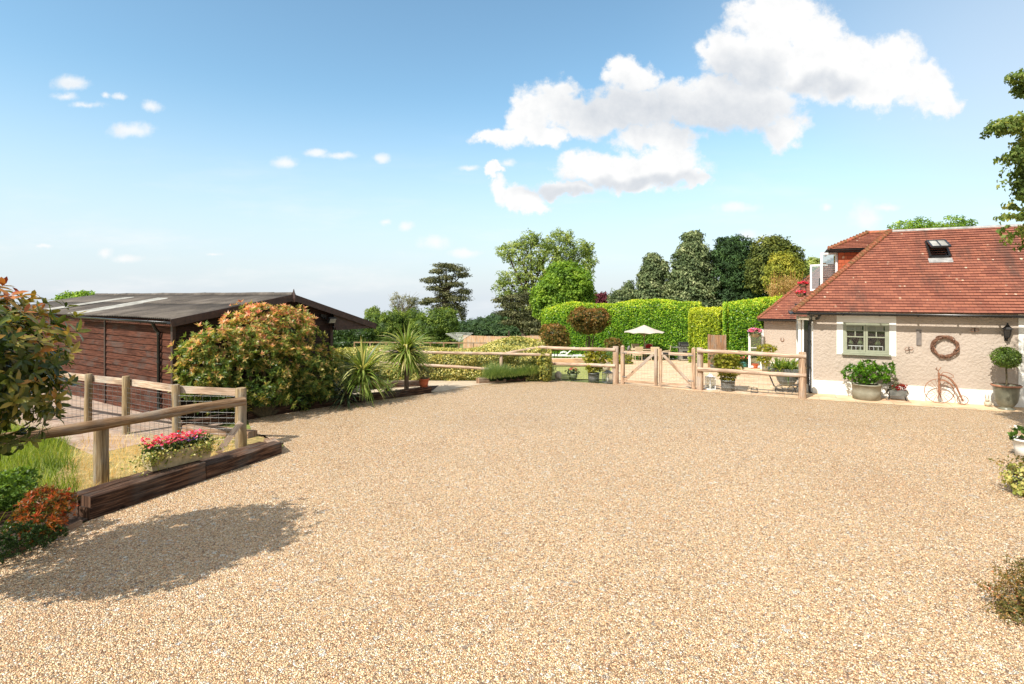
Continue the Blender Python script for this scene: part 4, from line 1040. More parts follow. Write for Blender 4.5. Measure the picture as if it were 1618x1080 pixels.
# white bands left, around window and the right pilaster
sx0, sx1 = HW(1322, 500)[0], HW(1416, 500)[0]; sz0 = HW(1416, 563)[2]
b = MB()
q = HW(1609, 500)[0]
for cc_, ss_, nn_ in ((((sx0+wx0)/2, -.006, (sz0+EZ)/2), (wx0-sx0, .02, EZ-sz0), 'window_surround'), (((sx1+wx1)/2, -.006, (sz0+EZ)/2), (sx1-wx1, .02, EZ-sz0), 'window_surround'), (((wx0+wx1)/2, -.006, (wz1+EZ)/2), (wx1-wx0, .02, EZ-wz1), 'window_surround'), ((q+.3, -.008, 1.37), (.6, .024, 1.98), 'pilaster')):
    b = MB(); b.box(cc_, ss_); b.build(nn_, M['white_paint'], house, True)
# casement window
b = MB(); fw = wx1-wx0; fh = wz1-wz0
def frame(b, x0, x1, z0, z1, y, w, d):
    b.box(((x0+x1)/2, y, z0+w/2), (x1-x0, d, w)); b.box(((x0+x1)/2, y, z1-w/2), (x1-x0, d, w))
    b.box((x0+w/2, y, (z0+z1)/2), (w, d, z1-z0-2*w)); b.box((x1-w/2, y, (z0+z1)/2), (w, d, z1-z0-2*w))
frame(b, wx0+.004, wx1-.004, wz0+.004, wz1-.004, .035, .045, .07)
win = b.build('window', M['sage'], house, True)
xm = (wx0+wx1)/2
b = MB(); 
for (a, c) in ((wx0+.05, xm-.004), (xm+.004, wx1-.05)):
    frame(b, a, c, wz0+.052, wz1-.052, .03, .045, .05)
    b.box(((a+c)/2, .03, wz1-.052-.045-(fh-.2)*.46), (c-a-.09, .03, .028))
    b.box(((a+c)/2, .03, wz1-.052-.045-(fh-.2)*.2), (c-a-.09, .028, .022))
    b.box(((a+c)/2, .031, wz1-.052-.045-(fh-.2)*.23), (.024, .026, (fh-.2)*.46))
b.build('sash', M['sage'], win, True)
b = MB(); b.box((xm, .04, (wz0+wz1)/2), (fw-.16, .006, fh-.16)); b.build('pane', M['winglass'], win, True)
b = MB(); b.box((xm, -.03, wz0-.02), (fw+.06, .13, .04)); b.build('sill', M['sage'], win, True)
b = MB()
for a in (wx0+.12, xm+.08):
    b.box((a+.15, .10, wz1-.15), (.40, .01, .16))
b.build('blind', M['canvas'], win, True)
ws = thing('ornament_row', 'white scalloped rack with green glass on the bungalow kitchen window sill', 'ornament', HL(xm, .2, wz0))
b = MB(); b.beam(HL(wx0+.12, .2, wz0+.2), HL(wx1-.12, .2, wz0+.2), .02, .02)
for i in range(9): b.beam(HL(wx0+.12+i*(fw-.24)/8, .2, wz0+.02), HL(wx0+.12+i*(fw-.24)/8, .2, wz0+.2), .012, .012)
b.build('rack', M['white_paint'], ws)
for x in (-.1, .32, -.34): b = MB(); b.lathe(HL(xm+x, .3, wz0+.02), [(.04, 0), (.06, .1), (.07, .25), (.03, .36), (.03, .42)], 12); b.build('vase', M['pot_green'], ws)
# left corner: timber posts, glazed strip, side glazing, downpipe
for cc_, ss_, nn_ in (((-.36, .06, EZ/2-.1), (.07, .12, EZ-.2), 'corner_post'), ((-.27, .04, EZ/2-.1), (.05, .08, EZ-.2), 'corner_post'), ((-.05, .03, EZ/2-.1), (.09, .07, EZ-.2), 'corner_post'), ((-.36, 1.3, EZ/2-.1), (.07, .08, EZ-.2), 'side_post'), ((-.36, .7, .1), (.06, 1.1, .2), 'side_sill'), ((-.36, .7, EZ-.35), (.06, 1.1, .12), 'side_rail'), ((-.17, .045, .12), (.16, .05, .24), 'side_sill'), ((-.36, 2.6, EZ/2-.1), (.07, .1, EZ-.2), 'side_post')):
    b = MB(); b.box(cc_, ss_); b.build(nn_, M['white_paint'], house, True)
b = MB(); b.box((-.17, .06, 1.15), (.15, .01, 1.9)); b.box((-.36, 1.9, 1.1), (.012, 2.5, 1.9)); b.build('pane', M['glass'], house, True)
b = MB(); b.beam((-.42, -.06, EZ-.2), (-.08, -.06, EZ-.2), .08, .1); b.beam((-.0, -.02, EZ-.2), (-.0, -.26, EZ-.2), .07, .09); b.build('bracket', M['stone_pale'], house, True)
xp = HW(1279, 600)[0]-.0
b = MB(); b.tube([(xp+.24, -.36, EZ-.09), (xp+.22, -.3, EZ-.18), (xp+.02, -.09, EZ-.27), (xp, -.075, EZ-.4), (xp, -.075, .06), (xp+.03, -.14, .02)], .037, 12)
for z in (.75, 1.5): b.tube([(xp, -.075, z-.025), (xp, -.075, z+.025)], .046, 12)
b.build('downpipe', M['black_pvc'], house, True)
# tiled slopes: courses laid as real overlapping steps
def tiled(b, z0, rise, courses, edge, up, rightv, orig, g, n_hint=0):
    """orig: eave point; edge(v)->(u0,u1); up: unit slope vector; rightv: unit along eave"""
    nrm = Vector(rightv).cross(Vector(up)); nrm.normalize()
    if nrm.z < 0: nrm = -nrm
    orig, up, rightv = Vector(orig), Vector(up), Vector(rightv); gauge = rise/courses
    for i in range(courses):
        v0, v1 = i*gauge-.012, (i+1)*gauge; a0, a1 = edge(max(v0, 0)); c0_, c1_ = edge(v1)
        if a1-a0 < .02: continue
        n = max(1, int((a1-a0)/.5)); lo = []; hi = []
        for k in range(n+1):
            s = k/n; lift = .032+.004*math.sin(k*2.1+i*1.3)+.003*math.sin(k*.7+i*.4)+g.uniform(-.0015, .0015)
            ua = a0+(a1-a0)*s; ub = c0_+(max(c1_, c0_)-c0_)*s
            lo.append((orig+rightv*ua+up*v0+nrm*lift, ua, v0)); hi.append((orig+rightv*ub+up*v1+nrm*.004, ub, v1))
        vs = [x[0] for x in lo]+[x[0] for x in hi]+[x[0]-nrm*.03 for x in lo]; N_ = n+1
        off = .0825*(i % 2)
        fs, uv = [], []
        for k in range(n):
            fs.append((k, k+1, N_+k+1, N_+k)); uv.append([(lo[k][1], i*.1+.002), (lo[k+1][1], i*.1+.002), (hi[k+1][1], i*.1+.098), (hi[k][1], i*.1+.098)])
            fs.append((2*N_+k, 2*N_+k+1, k+1, k)); uv.append([(lo[k][1], i*.1+.001), (lo[k+1][1], i*.1+.001), (lo[k+1][1], i*.1+.004), (lo[k][1], i*.1+.004)])
        b.add(vs, fs, uv)
g = np.random.default_rng(77)
sl = math.hypot(2.72, S42*2.72); upf = Vector((0, 2.72, S42*2.72)).normalized(); upl = Vector((2.72, 0, S42*2.72)).normalized()
cs = 2.72/sl
b = MB(); tiled(b, EZ, sl, 33, lambda v: (v*cs, TE+.3-ET), upf, (1, 0, 0), (ET, ED, EZ), g)
tiled(b, EZ, sl, 33, lambda v: (v*cs, 5.44-v*cs), upl, (0, 1, 0), (ET, ED, EZ), g)
b.quad((ET+2.72, RD, RIDGE-.01), (TE+.3, RD, RIDGE-.01), (TE+.3, RD+2.72, EZ), (ET, RD+2.72, EZ))
b.prism([(ET, ED, EZ-.015), (TE+.3, ED, EZ-.015), (TE+.3, ED+5.44, EZ-.015), (ET, ED+5.44, EZ-.015)], (0, 0, -.02)) if False else None
roof = b.build('roof', M['tile'], house, True)
def hips(b, a, c, r=.1, step=.105, flip=0):
    a, c = Vector(a), Vector(c); n = int((c-a).length/step); d = (c-a)/n
    g = np.random.default_rng(n)
    for i in range(n):
        p = a+d*i; q = a+d*(i+1.25); b.tube([p+Vector((0, 0, .035+g.uniform(-.006, .006))), q+Vector((0, 0, .0))], [r*g.uniform(.95, 1.06), r*.6], 8, True)
b = MB(); hips(b, (ET, ED, EZ), (ET+2.72, RD, RIDGE+.01), .085); b.build('hip_tiles', M['bonnet'], roof, True)
b = MB(); b.tube([(ET+2.7+i*.45, RD, RIDGE-.01) for i in range(16)], .06, 10); b.build('ridge', M['lead'], roof, True)
# soffit underside, gutter
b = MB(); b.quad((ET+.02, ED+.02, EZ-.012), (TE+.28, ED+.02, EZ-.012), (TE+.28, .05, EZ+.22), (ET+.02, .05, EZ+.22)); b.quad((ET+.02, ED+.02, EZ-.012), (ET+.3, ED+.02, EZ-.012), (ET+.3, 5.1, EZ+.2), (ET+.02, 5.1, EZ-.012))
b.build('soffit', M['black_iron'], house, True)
gy = -.365
def gut(b, pa, pb, r=.062):
    pa, pb = Vector(pa), Vector(pb); d = (pb-pa).normalized(); s = d.cross(Vector((0, 0, 1)))
    A_ = [s*math.cos(a)*r+Vector((0, 0, math.sin(a)*r)) for a in np.linspace(math.pi, 2*math.pi, 9)]
    b.add([pa+q for q in A_]+[pb+q for q in A_], [(i, i+1, i+10, i+9) for i in range(8)], None, True)
b = MB(); gut(b, (ET-.02, gy, EZ-.03), (TE+.3, gy, EZ-.05))
for i in range(12): b.box((ET+.35+i*.85, (gy+ED)/2+.04, EZ-.045), (.035, .19, .03)); b.box((ET+.35+i*.85, gy, EZ-.1), (.035, .14, .012))
b.box((ET-.02, gy, EZ-.06), (.012, .125, .065)); gut(b, (ET-.08, gy+.02, EZ-.03), (ET-.08, 5.1, EZ-.05))
gob = b.build('gutter', M['black_pvc'], house, True); gob.modifiers.new('t', 'SOLIDIFY').thickness = .006
# skylight, open
sk = HW(1478, 408, 0)  # placed on the slope by its plan distance
def on_slope(px, py):
    k = (px-809)/F; best = None
    for i in range(800):
        d = ED+i*.0034; o = HL(0, d, 0); t = (o.y*k-o.x)/(.894+.448*k); z = EZ+S42*(d-ED); y = o.y-.448*t
        yy = HY+(CH-z)/y*F
        if best is None or abs(yy-py) < best[0]: best = (abs(yy-py), t, d, z)
    return Vector(best[1:])
q0, q1, q2, q3 = on_slope(1468, 408), on_slope(1499, 407), on_slope(1494, 384), on_slope(1463, 384.5)
nrm = Vector((0, -S42, 1)).normalized(); cen = (q0+q1+q2+q3)/4; w_ = (q1-q0).length; h_ = (q3-q0).length
sky_r = Matrix((Vector((1, 0, 0)), upf, nrm)).transposed()
def sb(b, x, y, z, sx, sy, sz, M2=None, piv=None): 
    b.box(cen+sky_r@Vector((x, y, z)), (sx, sy, sz), M=sky_r)
b = MB(); 
for s in (-1, 1): sb(b, s*w_/2, 0, .05, .05, h_, .09)
sb(b, 0, h_/2, .05, w_+.05, .06, .09); sb(b, 0, -h_/2, .05, w_-.05, .05, .07)
sk_o = b.build('skylight', M['black_pvc'], house, True)
b = MB(); sb(b, 0, -h_/2-.13, .032, w_+.1, .2, .012); b.build('flashing', M['lead'], sk_o, True)
b = MB(); sb(b, 0, 0, .02, w_-.06, h_-.06, .004); b.build('opening', M['glass'], sk_o, True)
op = sky_r@Matrix.Rotation(math.radians(-22), 3, 'X'); hg = cen+sky_r@Vector((0, h_/2, .11))
b = MB()
for s in (-1, 0, 1): b.box(hg+op@Vector((s*(w_/2-.02), -h_/2, 0)), (.045 if s else .03, h_-.09, .045), M=op)
for y in (-.022, -h_+.022): b.box(hg+op@Vector((0, y, 0)), (w_, .045, .05), M=op)
b.build('sash', M['black_pvc'], sk_o, True)
b = MB(); b.box(hg+op@Vector((0, -h_/2, .0)), (w_-.06, h_-.08, .01), M=op); b.build('pane', M['rooflight'], sk_o, True)
# dormer over the hip end
DE = 4.30; d0, d1, dx = 2.10, 3.7, .78    # wall planes: front side d0, rear d1, face dx
b = MB()
gr = (DE-2.9)/12
tb = MB(); tiled(tb, 2.9, DE-2.9, 13, lambda v: (0, max(.2, (v+2.9-EZ)/S42-dx+ET+.25+.35)), Vector((0, -.02, 1)).normalized(), (1, 0, 0), (dx, d0, 2.9), g)
tb.quad((dx, d0, 2.9), (dx, d1, 2.9), (dx, d1, DE), (dx, d0, DE)); tb.quad((dx, d1, 2.9), (3, d1, 2.9), (3, d1, DE), (dx, d1, DE)); tb.quad((dx, d0+.01, 2.9), (3, d0+.01, 2.9), (3, d0+.01, DE-.02), (dx, d0+.01, DE-.02))
dorm = tb.build('dormer', M['tile_hung'], house, True)
dr = MB(); e0, e1, ex = d0-.17, d1+.2, dx-.28; rm = RD; rr = .95; top = RIDGE-.02; sd_ = (top-DE)
ss = math.hypot(rm-e0, sd_); us = Vector((0, rm-e0, sd_)).normalized(); hl = 1.15
tiled(dr, DE, ss, 11, lambda v: (v/ss*hl, 3.4), us, (1, 0, 0), (ex, e0, DE), g)
sf = math.hypot(hl, sd_); uf = Vector((hl, 0, sd_)).normalized()
tiled(dr, DE, sf, 11, lambda v: (v/sf*(rm-e0), (e1-e0)-v/sf*(e1-rm)), uf, (0, 1, 0), (ex, e0, DE), g)
dr.quad((ex+hl, rm, top), (3.2, rm, top), (3.2, e1, DE), (ex, e1, DE))
dro = dr.build('dormer_roof', M['tile'], dorm, True)
b = MB(); hips(b, (ex, e0, DE), (ex+hl, rm, top+.02), .07); b.tube([(ex+hl, rm, top+.01), (3.2, rm, top+.01)], .06, 8); b.build('hip_tiles', M['bonnet'], dro, True)
b = MB(); gut(b, (ex-.03, e0-.05, DE-.02), (1.42, e0-.05, DE-.03), .06); b.box(((ex+1.5)/2, e0+.02, DE-.05), (1.5-ex, .03, .12)); b.box((ex+.02, (e0+e1)/2, DE-.05), (.04, e1-e0, .12)); b.quad((ex, e0, DE-.05), (1.5, e0+.01, DE-.05), (1.5, e1, DE-.05), (ex, e1, DE-.05))
b.build('gutter', M['black_pvc'], dorm, True)
# french doors of the dormer, one leaf swung out, iron balcony rail
def leaf(parent, name, p, q, z0, z1, th=.04, w=.06, mat='white_upvc', bars=()):
    p, q = Vector(p), Vector(q); b = MB(); b.beam(p+Vector((0, 0, z0+w/2)), q+Vector((0, 0, z0+w/2)), th, w); b.beam(p+Vector((0, 0, z1-w/2)), q+Vector((0, 0, z1-w/2)), th, w)
    d = (q-p).normalized()
    for e in (p+d*w/2, q-d*w/2): b.beam(e+Vector((0, 0, z0+w)), e+Vector((0, 0, z1-w)), w, th, up=(d.x, d.y, .001)) if False else b.box(e+Vector((0, 0, (z0+z1)/2)), (w, th, z1-z0-2*w), rz=math.atan2(d.y, d.x))
    for zz in bars: b.beam(p+d*w+Vector((0, 0, zz)), q-d*w+Vector((0, 0, zz)), th*.8, .03)
    o = b.build(name, M[mat], parent, True)
    b = MB(); b.beam(p+d*w+Vector((0, 0, (z0+z1)/2)), q-d*w+Vector((0, 0, (z0+z1)/2)), .008, z1-z0-2*w); b.build('pane', M['clear'], o, True); return o
leaf(dorm, 'door', (dx-.02, d0+.08, 0), (dx-.5, d0-.12, 0), 3.05, DE-.1)
leaf(dorm, 'door', (dx-.02, d0+1.5, 0), (dx-.72, d0+1.75, 0), 3.0, DE-.38)
b = MB(); b.box((dx-.015, (d0+d1)/2, 3.6), (.02, 1.3, 1.3)); b.build('pane', M['glass'], dorm, True)
b = MB(); b.beam((dx-.45, d0+.05, 3.42), (dx-.45, d1-.1, 3.42), .02, .02); b.beam((dx-.45, d0+.05, 3.42), (dx+.35, d0-.1, 3.42), .02, .02); b.beam((dx-.45, d0+.05, 3.0), (dx-.45, d1-.1, 3.0), .02, .02)
for i in range(13): b.beam((dx-.45, d0+.05+i*.13, 2.6), (dx-.45, d0+.05+i*.13, 3.42), .012, .012)
for i in range(6): b.beam((dx-.45+i*.13, d0+.05-i*.025, 2.75), (dx-.45+i*.13, d0+.05-i*.025, 3.42), .012, .012)
for i in range(2):
    for a in np.linspace(0, 5.2, 12): b.ball((dx-.25+i*.2+.06*math.cos(a), d0, 3.2+.06*math.sin(a)), .012, 5, 4)
b.build('balcony_rail', M['black_iron'], dorm, True)
# rear wing on the lower ground
wo = Vector((0, 0, 0)); Wt, Wd, We = -1.9, 10.8, 1.73
b = MB(); b.quad((Wt+.25, Wd+.3, -.75), (7, Wd+.3, -.75), (7, Wd+.3, We), (Wt+.25, Wd+.3, We)); b.quad((Wt+.25, Wd+.3, -.8), (Wt+.25, Wd+6, -.8), (Wt+.25, Wd+6, We), (Wt+.25, Wd+.3, We)); b.quad((7, Wd+.3, -.8), (7, Wd+6, -.8), (7, Wd+6, We), (7, Wd+.3, We)); b.quad((.6, 5, -.5), (.6, Wd+.4, -.8), (.6, Wd+.4, 2.2), (.6, 5, 2.2))
b.build('wing_wall', M['render'], house, True)
b = MB(); b.box((2.2, Wd+.22, -.55), (8.0, .3, .34)); b.build('wing_step', M['white_paint'], house, True)
b = MB(); L_ = 3.0; s2 = math.hypot(L_, .9*L_); uu = Vector((0, L_, .9*L_)).normalized(); c2 = L_/s2
tiled(b, We, s2, 34, lambda v: (v*c2, 9.2), uu, (1, 0, 0), (Wt, Wd, We), g)
u3 = Vector((L_, 0, .9*L_)).normalized(); tiled(b, We, s2, 34, lambda v: (v*c2, 6-v*c2), u3, (0, 1, 0), (Wt, Wd, We), g)
b.quad((Wt+3, Wd+3, We+2.7), (7.3, Wd+3, We+2.7), (7.3, Wd+6, We), (Wt, Wd+6, We))
b.quad((.3, 4.8, 2.2), (.3, Wd+1.5, 2.2), (3.2, Wd+1.5, 4.2), (3.2, 4.8, 4.2)); b.quad((6.1, 4.8, 2.2), (6.1, Wd+1.5, 2.2), (3.2, Wd+1.5, 4.2), (3.2, 4.8, 4.2))
wr = b.build('wing_roof', M['tile'], house, True)
b = MB(); hips(b, (Wt, Wd, We), (Wt+3, Wd+3, We+2.71), .08, .12); b.build('hip_tiles', M['bonnet'], wr, True)
b = MB(); gut(b, (Wt-.03, Wd-.07, We-.03), (2.5, Wd-.07, We-.04), .06); b.box(((Wt+2.5)/2, Wd+.05, We-.06), (2.5-Wt, .03, .12)); b.build('wing_gutter', M['black_pvc'], house, True)
pw_ = HW(1183, 519, Wd+.1); pe_ = HW(1206, 519, Wd+.1)
wdr = leaf(house, 'patio_door', (pw_[0], Wd+.0, 0), (pe_[0], Wd+.35, 0), -.66, 1.22, .05, .09, bars=(.3,))
def horseshoe():
    q = HW(1236, 536, Wd+.27); c = HL(*q); o = thing('horseshoe', 'iron horseshoe fixed to the wall of the rear wing', 'horseshoe', c, HR)
    b = MB(); b.tube([(.07*math.sin(a), 0, -.08*math.cos(a)) for a in np.linspace(-2.5, 2.5, 14)], .014, 6); tag(b.build('shoe', M['rust'], o, True))
horseshoe()

# ------------------------------------------------------------------ things on the bungalow wall
def at_wall(px, py, d=-.04): return HL(*HW(px, py, d))
c = at_wall(1493, 547.5, -.06); wre = thing('twig_wreath', 'round woven twig wreath hanging on the cream wall above the bicycle ornament', 'wreath', c, HR)
b = MB(); g = np.random.default_rng(12)
for i in range(34):
    a0 = g.uniform(0, 6.28); ln = g.uniform(1.6, 3.6); ph = g.uniform(0, 6.28); ro = g.uniform(.02, .055); k = g.uniform(2, 5)
    b.tube([((.262+ro*math.cos(ph+k*(a-a0)))*math.cos(a), ro*.8*math.sin(ph+k*(a-a0)), (.262+ro*math.cos(ph+k*(a-a0)))*math.sin(a)) for a in np.linspace(a0, a0+ln, 16)], g.uniform(.005, .010), 5)
b.build('ring', M['wreath'], wre, True)
# wall lamp
c = at_wall(1592, 526, -.12); wlp = thing('wall_lantern', 'black coach lantern on the bungalow wall beside the white pilaster', 'lamp', c, HR)
b = MB(); b.lathe((0, 0, -.14), [(.02, 0), (.05, .03), (.055, .05)], 6, smooth=False); b.lathe((0, 0, .1), [(.11, 0), (.075, .05), (.03, .1), (.015, .15), (.0, .17)], 6, smooth=False)
b.tube([(0, .1, -.18), (0, .03, -.2), (0, 0, -.14)], .012, 6); b.box((0, .11, -.1), (.07, .02, .2))
for k in range(6): a = k*math.pi/3; b.beam((.05*math.cos(a), .05*math.sin(a), -.1), (.085*math.cos(a), .085*math.sin(a), .1), .008, .008)
b.build('lantern_frame', M['black_iron'], wlp, True)
b = MB(); b.lathe((0, 0, -.09), [(.045, 0), (.078, .19)], 6, smooth=False); b.build('pane', M['glass'], wlp, True)
# slate plaque, butterflies
c = at_wall(1452, 533, -.015); tag_o = MB(); tag_o.box((0, 0, 0), (.11, .02, .42)); o = tag_o.build('slate_plaque', simple('slate', srgb(126, 116, 108), srgb(100, 94, 90), 8, .7, bs=.2), None); o.location = c; o.rotation_euler = (0, 0, HR); tag(o, 'tall narrow grey slate plaque on the wall right of the window', 'plaque')
def butterfly(px, py, label, s=.10, tilt=0.3):
    o = thing('wall_butterfly', label, 'ornament', at_wall(px, py, -.05), HR, 'small metal wall ornaments')
    b = MB()
    for sx in (-1, 1):
        b.tube([(0, 0, 0)]+[(sx*s*(.5-.5*math.cos(a))*.9, -.02*math.sin(a/2), s*.45*math.sin(a)+tilt*sx*s*.4) for a in np.linspace(.5, 5.6, 10)]+[(0, 0, 0)], .007, 5)
        if 0: b.add([(0, 0, 0)]+[(sx*s*(.5-.5*math.cos(a))*.85, -.02*math.sin(a/2), s*.4*math.sin(a)+tilt*sx*s*.4) for a in np.linspace(.8, 5.4, 8)], [tuple(range(9))])
    b.build('wings', M['rust'], o, True); b = MB(); b.tube([(0, -.02, -.05), (0, -.02, .06)], .01, 6); b.build('body', M['black_iron'], o, True)
butterfly(1436, 551, 'small rusty metal wall ornament below the slate plaque'); butterfly(1540, 521, 'small rusty metal wall ornament under the gutter right of the wreath', .09, .1)
# penny farthing
pc = HL(*HW(1484, 612, -.28)); bw = HW(1484, 618, -.28)
pf = thing('bicycle_ornament', 'rusty wire penny farthing garden ornament leaning by the cream wall', 'ornament', HL(bw[0], -.28, 0), HR)
R1, R2 = .315, .115; x2 = HW(1521, 625, -.28)[0]-bw[0]
def wheel(x, r, n):
    b = MB(); b.tube([(x+r*math.cos(a), 0, r+.008+r*math.sin(a)) for a in np.linspace(0, 2*math.pi, 40)], .0095, 6, False); o = b.build('wheel', M['rust'], pf, True)
    b = MB()
    for k in range(n): a = 2*math.pi*k/n+.1; b.tube([(x, 0, r+.008), (x+r*math.cos(a), 0, r+.008+r*math.sin(a))], .0045, 4, False)
    b.tube([(x, -.03, r), (x, .03, r)], .02, 8); b.build('spokes', M['rust'], o, True)
wheel(0, R1, 18); wheel(x2, R2, 12)
b = MB(); b.tube([(0, 0, R1-.05), (-.0, 0, .6), (-.01, 0, .80)], .026, 8); b.tube([(-.01, 0, .75), (.12, 0, .73), (.24, 0, .65), (.35, 0, .48), (x2, 0, R2)], [.024, .024, .026, .026, .018], 8)
b.tube([(0, 0, .6), (.12, 0, .6), (.22, 0, .54), (.31, 0, .4)], .015, 8)
b.build('frame', M['rust'], pf, True)
b = MB(); b.tube([(-.01, 0, .80), (-.02, 0, .85), (-.08, -.04, .9), (-.06, -.08, .94)], .011, 6); b.tube([(-.02, 0, .85), (.03, .04, .91), (.05, .08, .93)], .011, 6); b.build('handlebar', M['rust'], pf, True)
b = MB(); b.tube([(.04, 0, .77), (.09, 0, .82), (.2, 0, .81), (.29, 0, .75), (.3, 0, .70), (.24, 0, .70)], .010, 6); b.build('seat', M['rust'], pf, True)
for s in (-1, 1):
    b = MB(); b.tube([(0, s*.03, R1), (s*.04, s*.05, R1-.16), (s*.05, s*.1, R1-.17)], .012, 6); b.build('pedal', M['rust'], pf, True)

# pots along the wall
def lob(p, x, y, z, rx, ry, rz): return (p.x+x, p.y+y, p.z+z, rx, ry, rz)
c = G(1369, 626); c = HL(HW(1369, 620, -.42)[0], -.42, 0)
o = pot(tub(.34, .42, .96, .012), M['zinc_pale'], 'wide pale tub of bushy laurel under the sage green window', 'potted_shrub', c)
L = [lob(c, 0, 0, .68, .42, .36, .22), lob(c, -.28, .1, .7, .26, .26, .2), lob(c, .3, -.15, .68, .26, .26, .2), lob(c, .45, -.2, .9, .12, .12, .12), lob(c, .05, 0, .9, .25, .25, .12)]
stems(o, c+Vector((0, 0, .38)), [Vector(l[:3]) for l in L], .014); fol(o, L, 260, .11, 'laurel', 61, k=7, shell=.45, asp=.34, spread=.9)
c = HL(HW(1418, 626, -.32)[0], -.32, .14); o = thing('basket_planter', 'small black wire planter of red leaved succulents on curled legs by the wall', 'planter', c+Vector((0, 0, -.14)))
b = MB(); b.box(c+Vector((0, 0, .07)), (.34, .2, .15), rz=HR, taper=1.12); b.build('basket', M['zinc'], o)
for s in (-1, 1): b = MB(); b.tube([HL(HW(1418, 626, -.32)[0]+s*x, -.36, z) for x, z in ((.19, .3), (.24, .2), (.17, .1), (.2, 0), (.25, .01))], .009, 6); b.build('leg', M['black_iron'], o)
for s in (-1, 1): b = MB(); b.tube([HL(HW(1418, 626, -.32)[0]+s*x, -.26, z) for x, z in ((.19, .3), (.24, .2), (.17, .1), (.2, 0), (.25, .01))], .009, 6); b.build('leg', M['black_iron'], o)
fol(o, [lob(c, .04, 0, .22, .17, .12, .09)], 60, .07, 'nandina', 62, k=7, redtop=1.2, zr=(0, .3), shell=.4); fol(o, [lob(c, -.12, .0, .32, .09, .09, .14)], 22, .1, 'willow', 63, 'tall_foliage', k=6, shell=.3)
# hare figurine
c = HL(HW(1561, 634, -.25)[0], -.25, 0); o = thing('rabbit_figurine', 'small pale stone rabbit with upright ears at the foot of the wall', 'ornament', c, HR)
b = MB(); b.ball((0, 0, .08), (.085, .07, .08), 12, 8); b.ball((-.02, -.03, .17), (.045, .05, .045), 10, 7)
for s in (-1, 1): b.ball((-.02+s*.03, -.01, .25), (.015, .012, .06), 8, 6)
b.ball((.09, 0, .06), (.03, .03, .03), 8, 6); b.build('body', M['stone_pale'], o, True)
# topiary in urn
c = HL(HW(1590, 640, -.5)[0], -.5, 0)
o = pot([(0, 0), (.17, 0), (.165, .03), (.12, .055), (.15, .09), (.215, .2), (.24, .33), (.25, .5), (.27, .56), (.29, .6), (.27, .6), (.24, .54)], M['urn'], 'ball topiary on a bare stem in a large grey glazed urn by the wall lantern', 'topiary_tree', c)
b = MB(); b.lathe(c+Vector((0, 0, .568)), [(.268, 0), (.295, .008), (.305, .035), (.28, .05)], 28); b.build('rim', M['terracotta_rim'], o)
b = MB(); b.tube([c+Vector((0, 0, .45)), c+Vector((.01, 0, .8)), c+Vector((0, .01, 1.1))], .018, 8); b.build('stem', M['stem'], o)
fol(o, [lob(c, 0, 0, 1.29, .29, .29, .25)], 2600, .042, 'topiary', 64, 'crown', mode='crown', shell=.8, amp=.05, core=.75, clump=0)
b = MB(); b.lathe(HL(HW(1574, 640, -.18)[0], -.12, .22), [(0, 0), (.2, .0), (.2, .02), (0, .02)], 24); 
# ------------------------------------------------------------------ right foreground
p = G(1611, 722); p = Vector((p.x+.12, p.y, 0))
o = pot(tub(.19, .32, .75, .02), M['white_paint'], 'white pot of white geraniums at the right edge of the gravel', 'potted_geranium', p)
L = [lob(p, 0, 0, .38, .22, .2, .1)]; fol(o, L, 50, .09, 'midgreen', 71, k=6, asp=.8); sprinkle('flowers', cl_pts([lob(p, -.05, 0, .42, .22, .2, .12)], 16, 3), .05, M['fl_white'], o, 7)
p = G(1612, 779); p = Vector((p.x+.06, p.y, 0))
o = pot(tub(.17, .26, .7, .015), M['zinc'], 'low dark pot overflowing with variegated ivy at the right edge', 'potted_ivy', p)
L = [lob(p, -.02, -.05, .26, .28, .24, .2), lob(p, -.08, -.12, .14, .18, .16, .12), lob(p, -.05, 0, .4, .26, .22, .08)]
stems(o, p+Vector((0, 0, .2)), [Vector(l[:3]) for l in L], .006)
fol(o, L[:2], 800, .045, 'ivy', 72, mode='crown', clump=0, shell=.6, asp=.8, droop=.6); fol(o, L[2:], 260, .05, 'photinia_old', 73, 'bronze_foliage', mode='crown', shell=.5)
p = G(1622, 968)
L = [(p.x+.06, p.y, .12, .3, .26, .2), (p.x-.14, p.y-.05, .06, .18, .14, .08), (p.x+.2, p.y+.1, .24, .26, .22, .2)]
shrub('barberry_shrub', 'wiry low bronze and green shrub in the bottom right corner', 'shrub', L, 6500, .024, M['photinia_old'], 74, 'crown', shell=.15, asp=.5, amp=.3, stem_r=.006, core=.4, clump=1.6)
# tree whose boughs hang in from the right
ht = thing('weeping_tree', 'tree with drooping ivy-like boughs hanging in at the upper right edge', 'tree', (11.6, 10.4, 0))
HB = [(1612, 120, 16, 12, 9.0), (1618, 135, 14, 16, 9.1), (1590, 196, 26, 12, 9.0), (1612, 192, 20, 16, 9.1), (1572, 202, 10, 8, 9.0), (1614, 222, 12, 20, 9.1), (1604, 244, 14, 9, 8.9), (1594, 250, 7, 9, 8.9),
      (1616, 252, 10, 22, 9.0), (1612, 276, 10, 16, 9.0), (1616, 300, 6, 14, 9.0), (1616, 334, 7, 11, 9.0), (1640, 200, 30, 60, 9.4), (1650, 290, 26, 60, 9.5), (1650, 130, 34, 40, 9.5)]
L = [pl(x+4, y, rx*.8, ry*.85, d, .2) for x, y, rx, ry, d in HB]
L += [(10.6, 10.2, 4.6, 1.1, 1.0, 1.2), (11.2, 10.0, 6.0, 1.2, 1.2, 1.2)]
crown('crown', L[:12], 4600, .06, M['hanging'], ht, 81, shell=.3, asp=.6, clump=.8, amp=.22, droop=.9, up=.2)
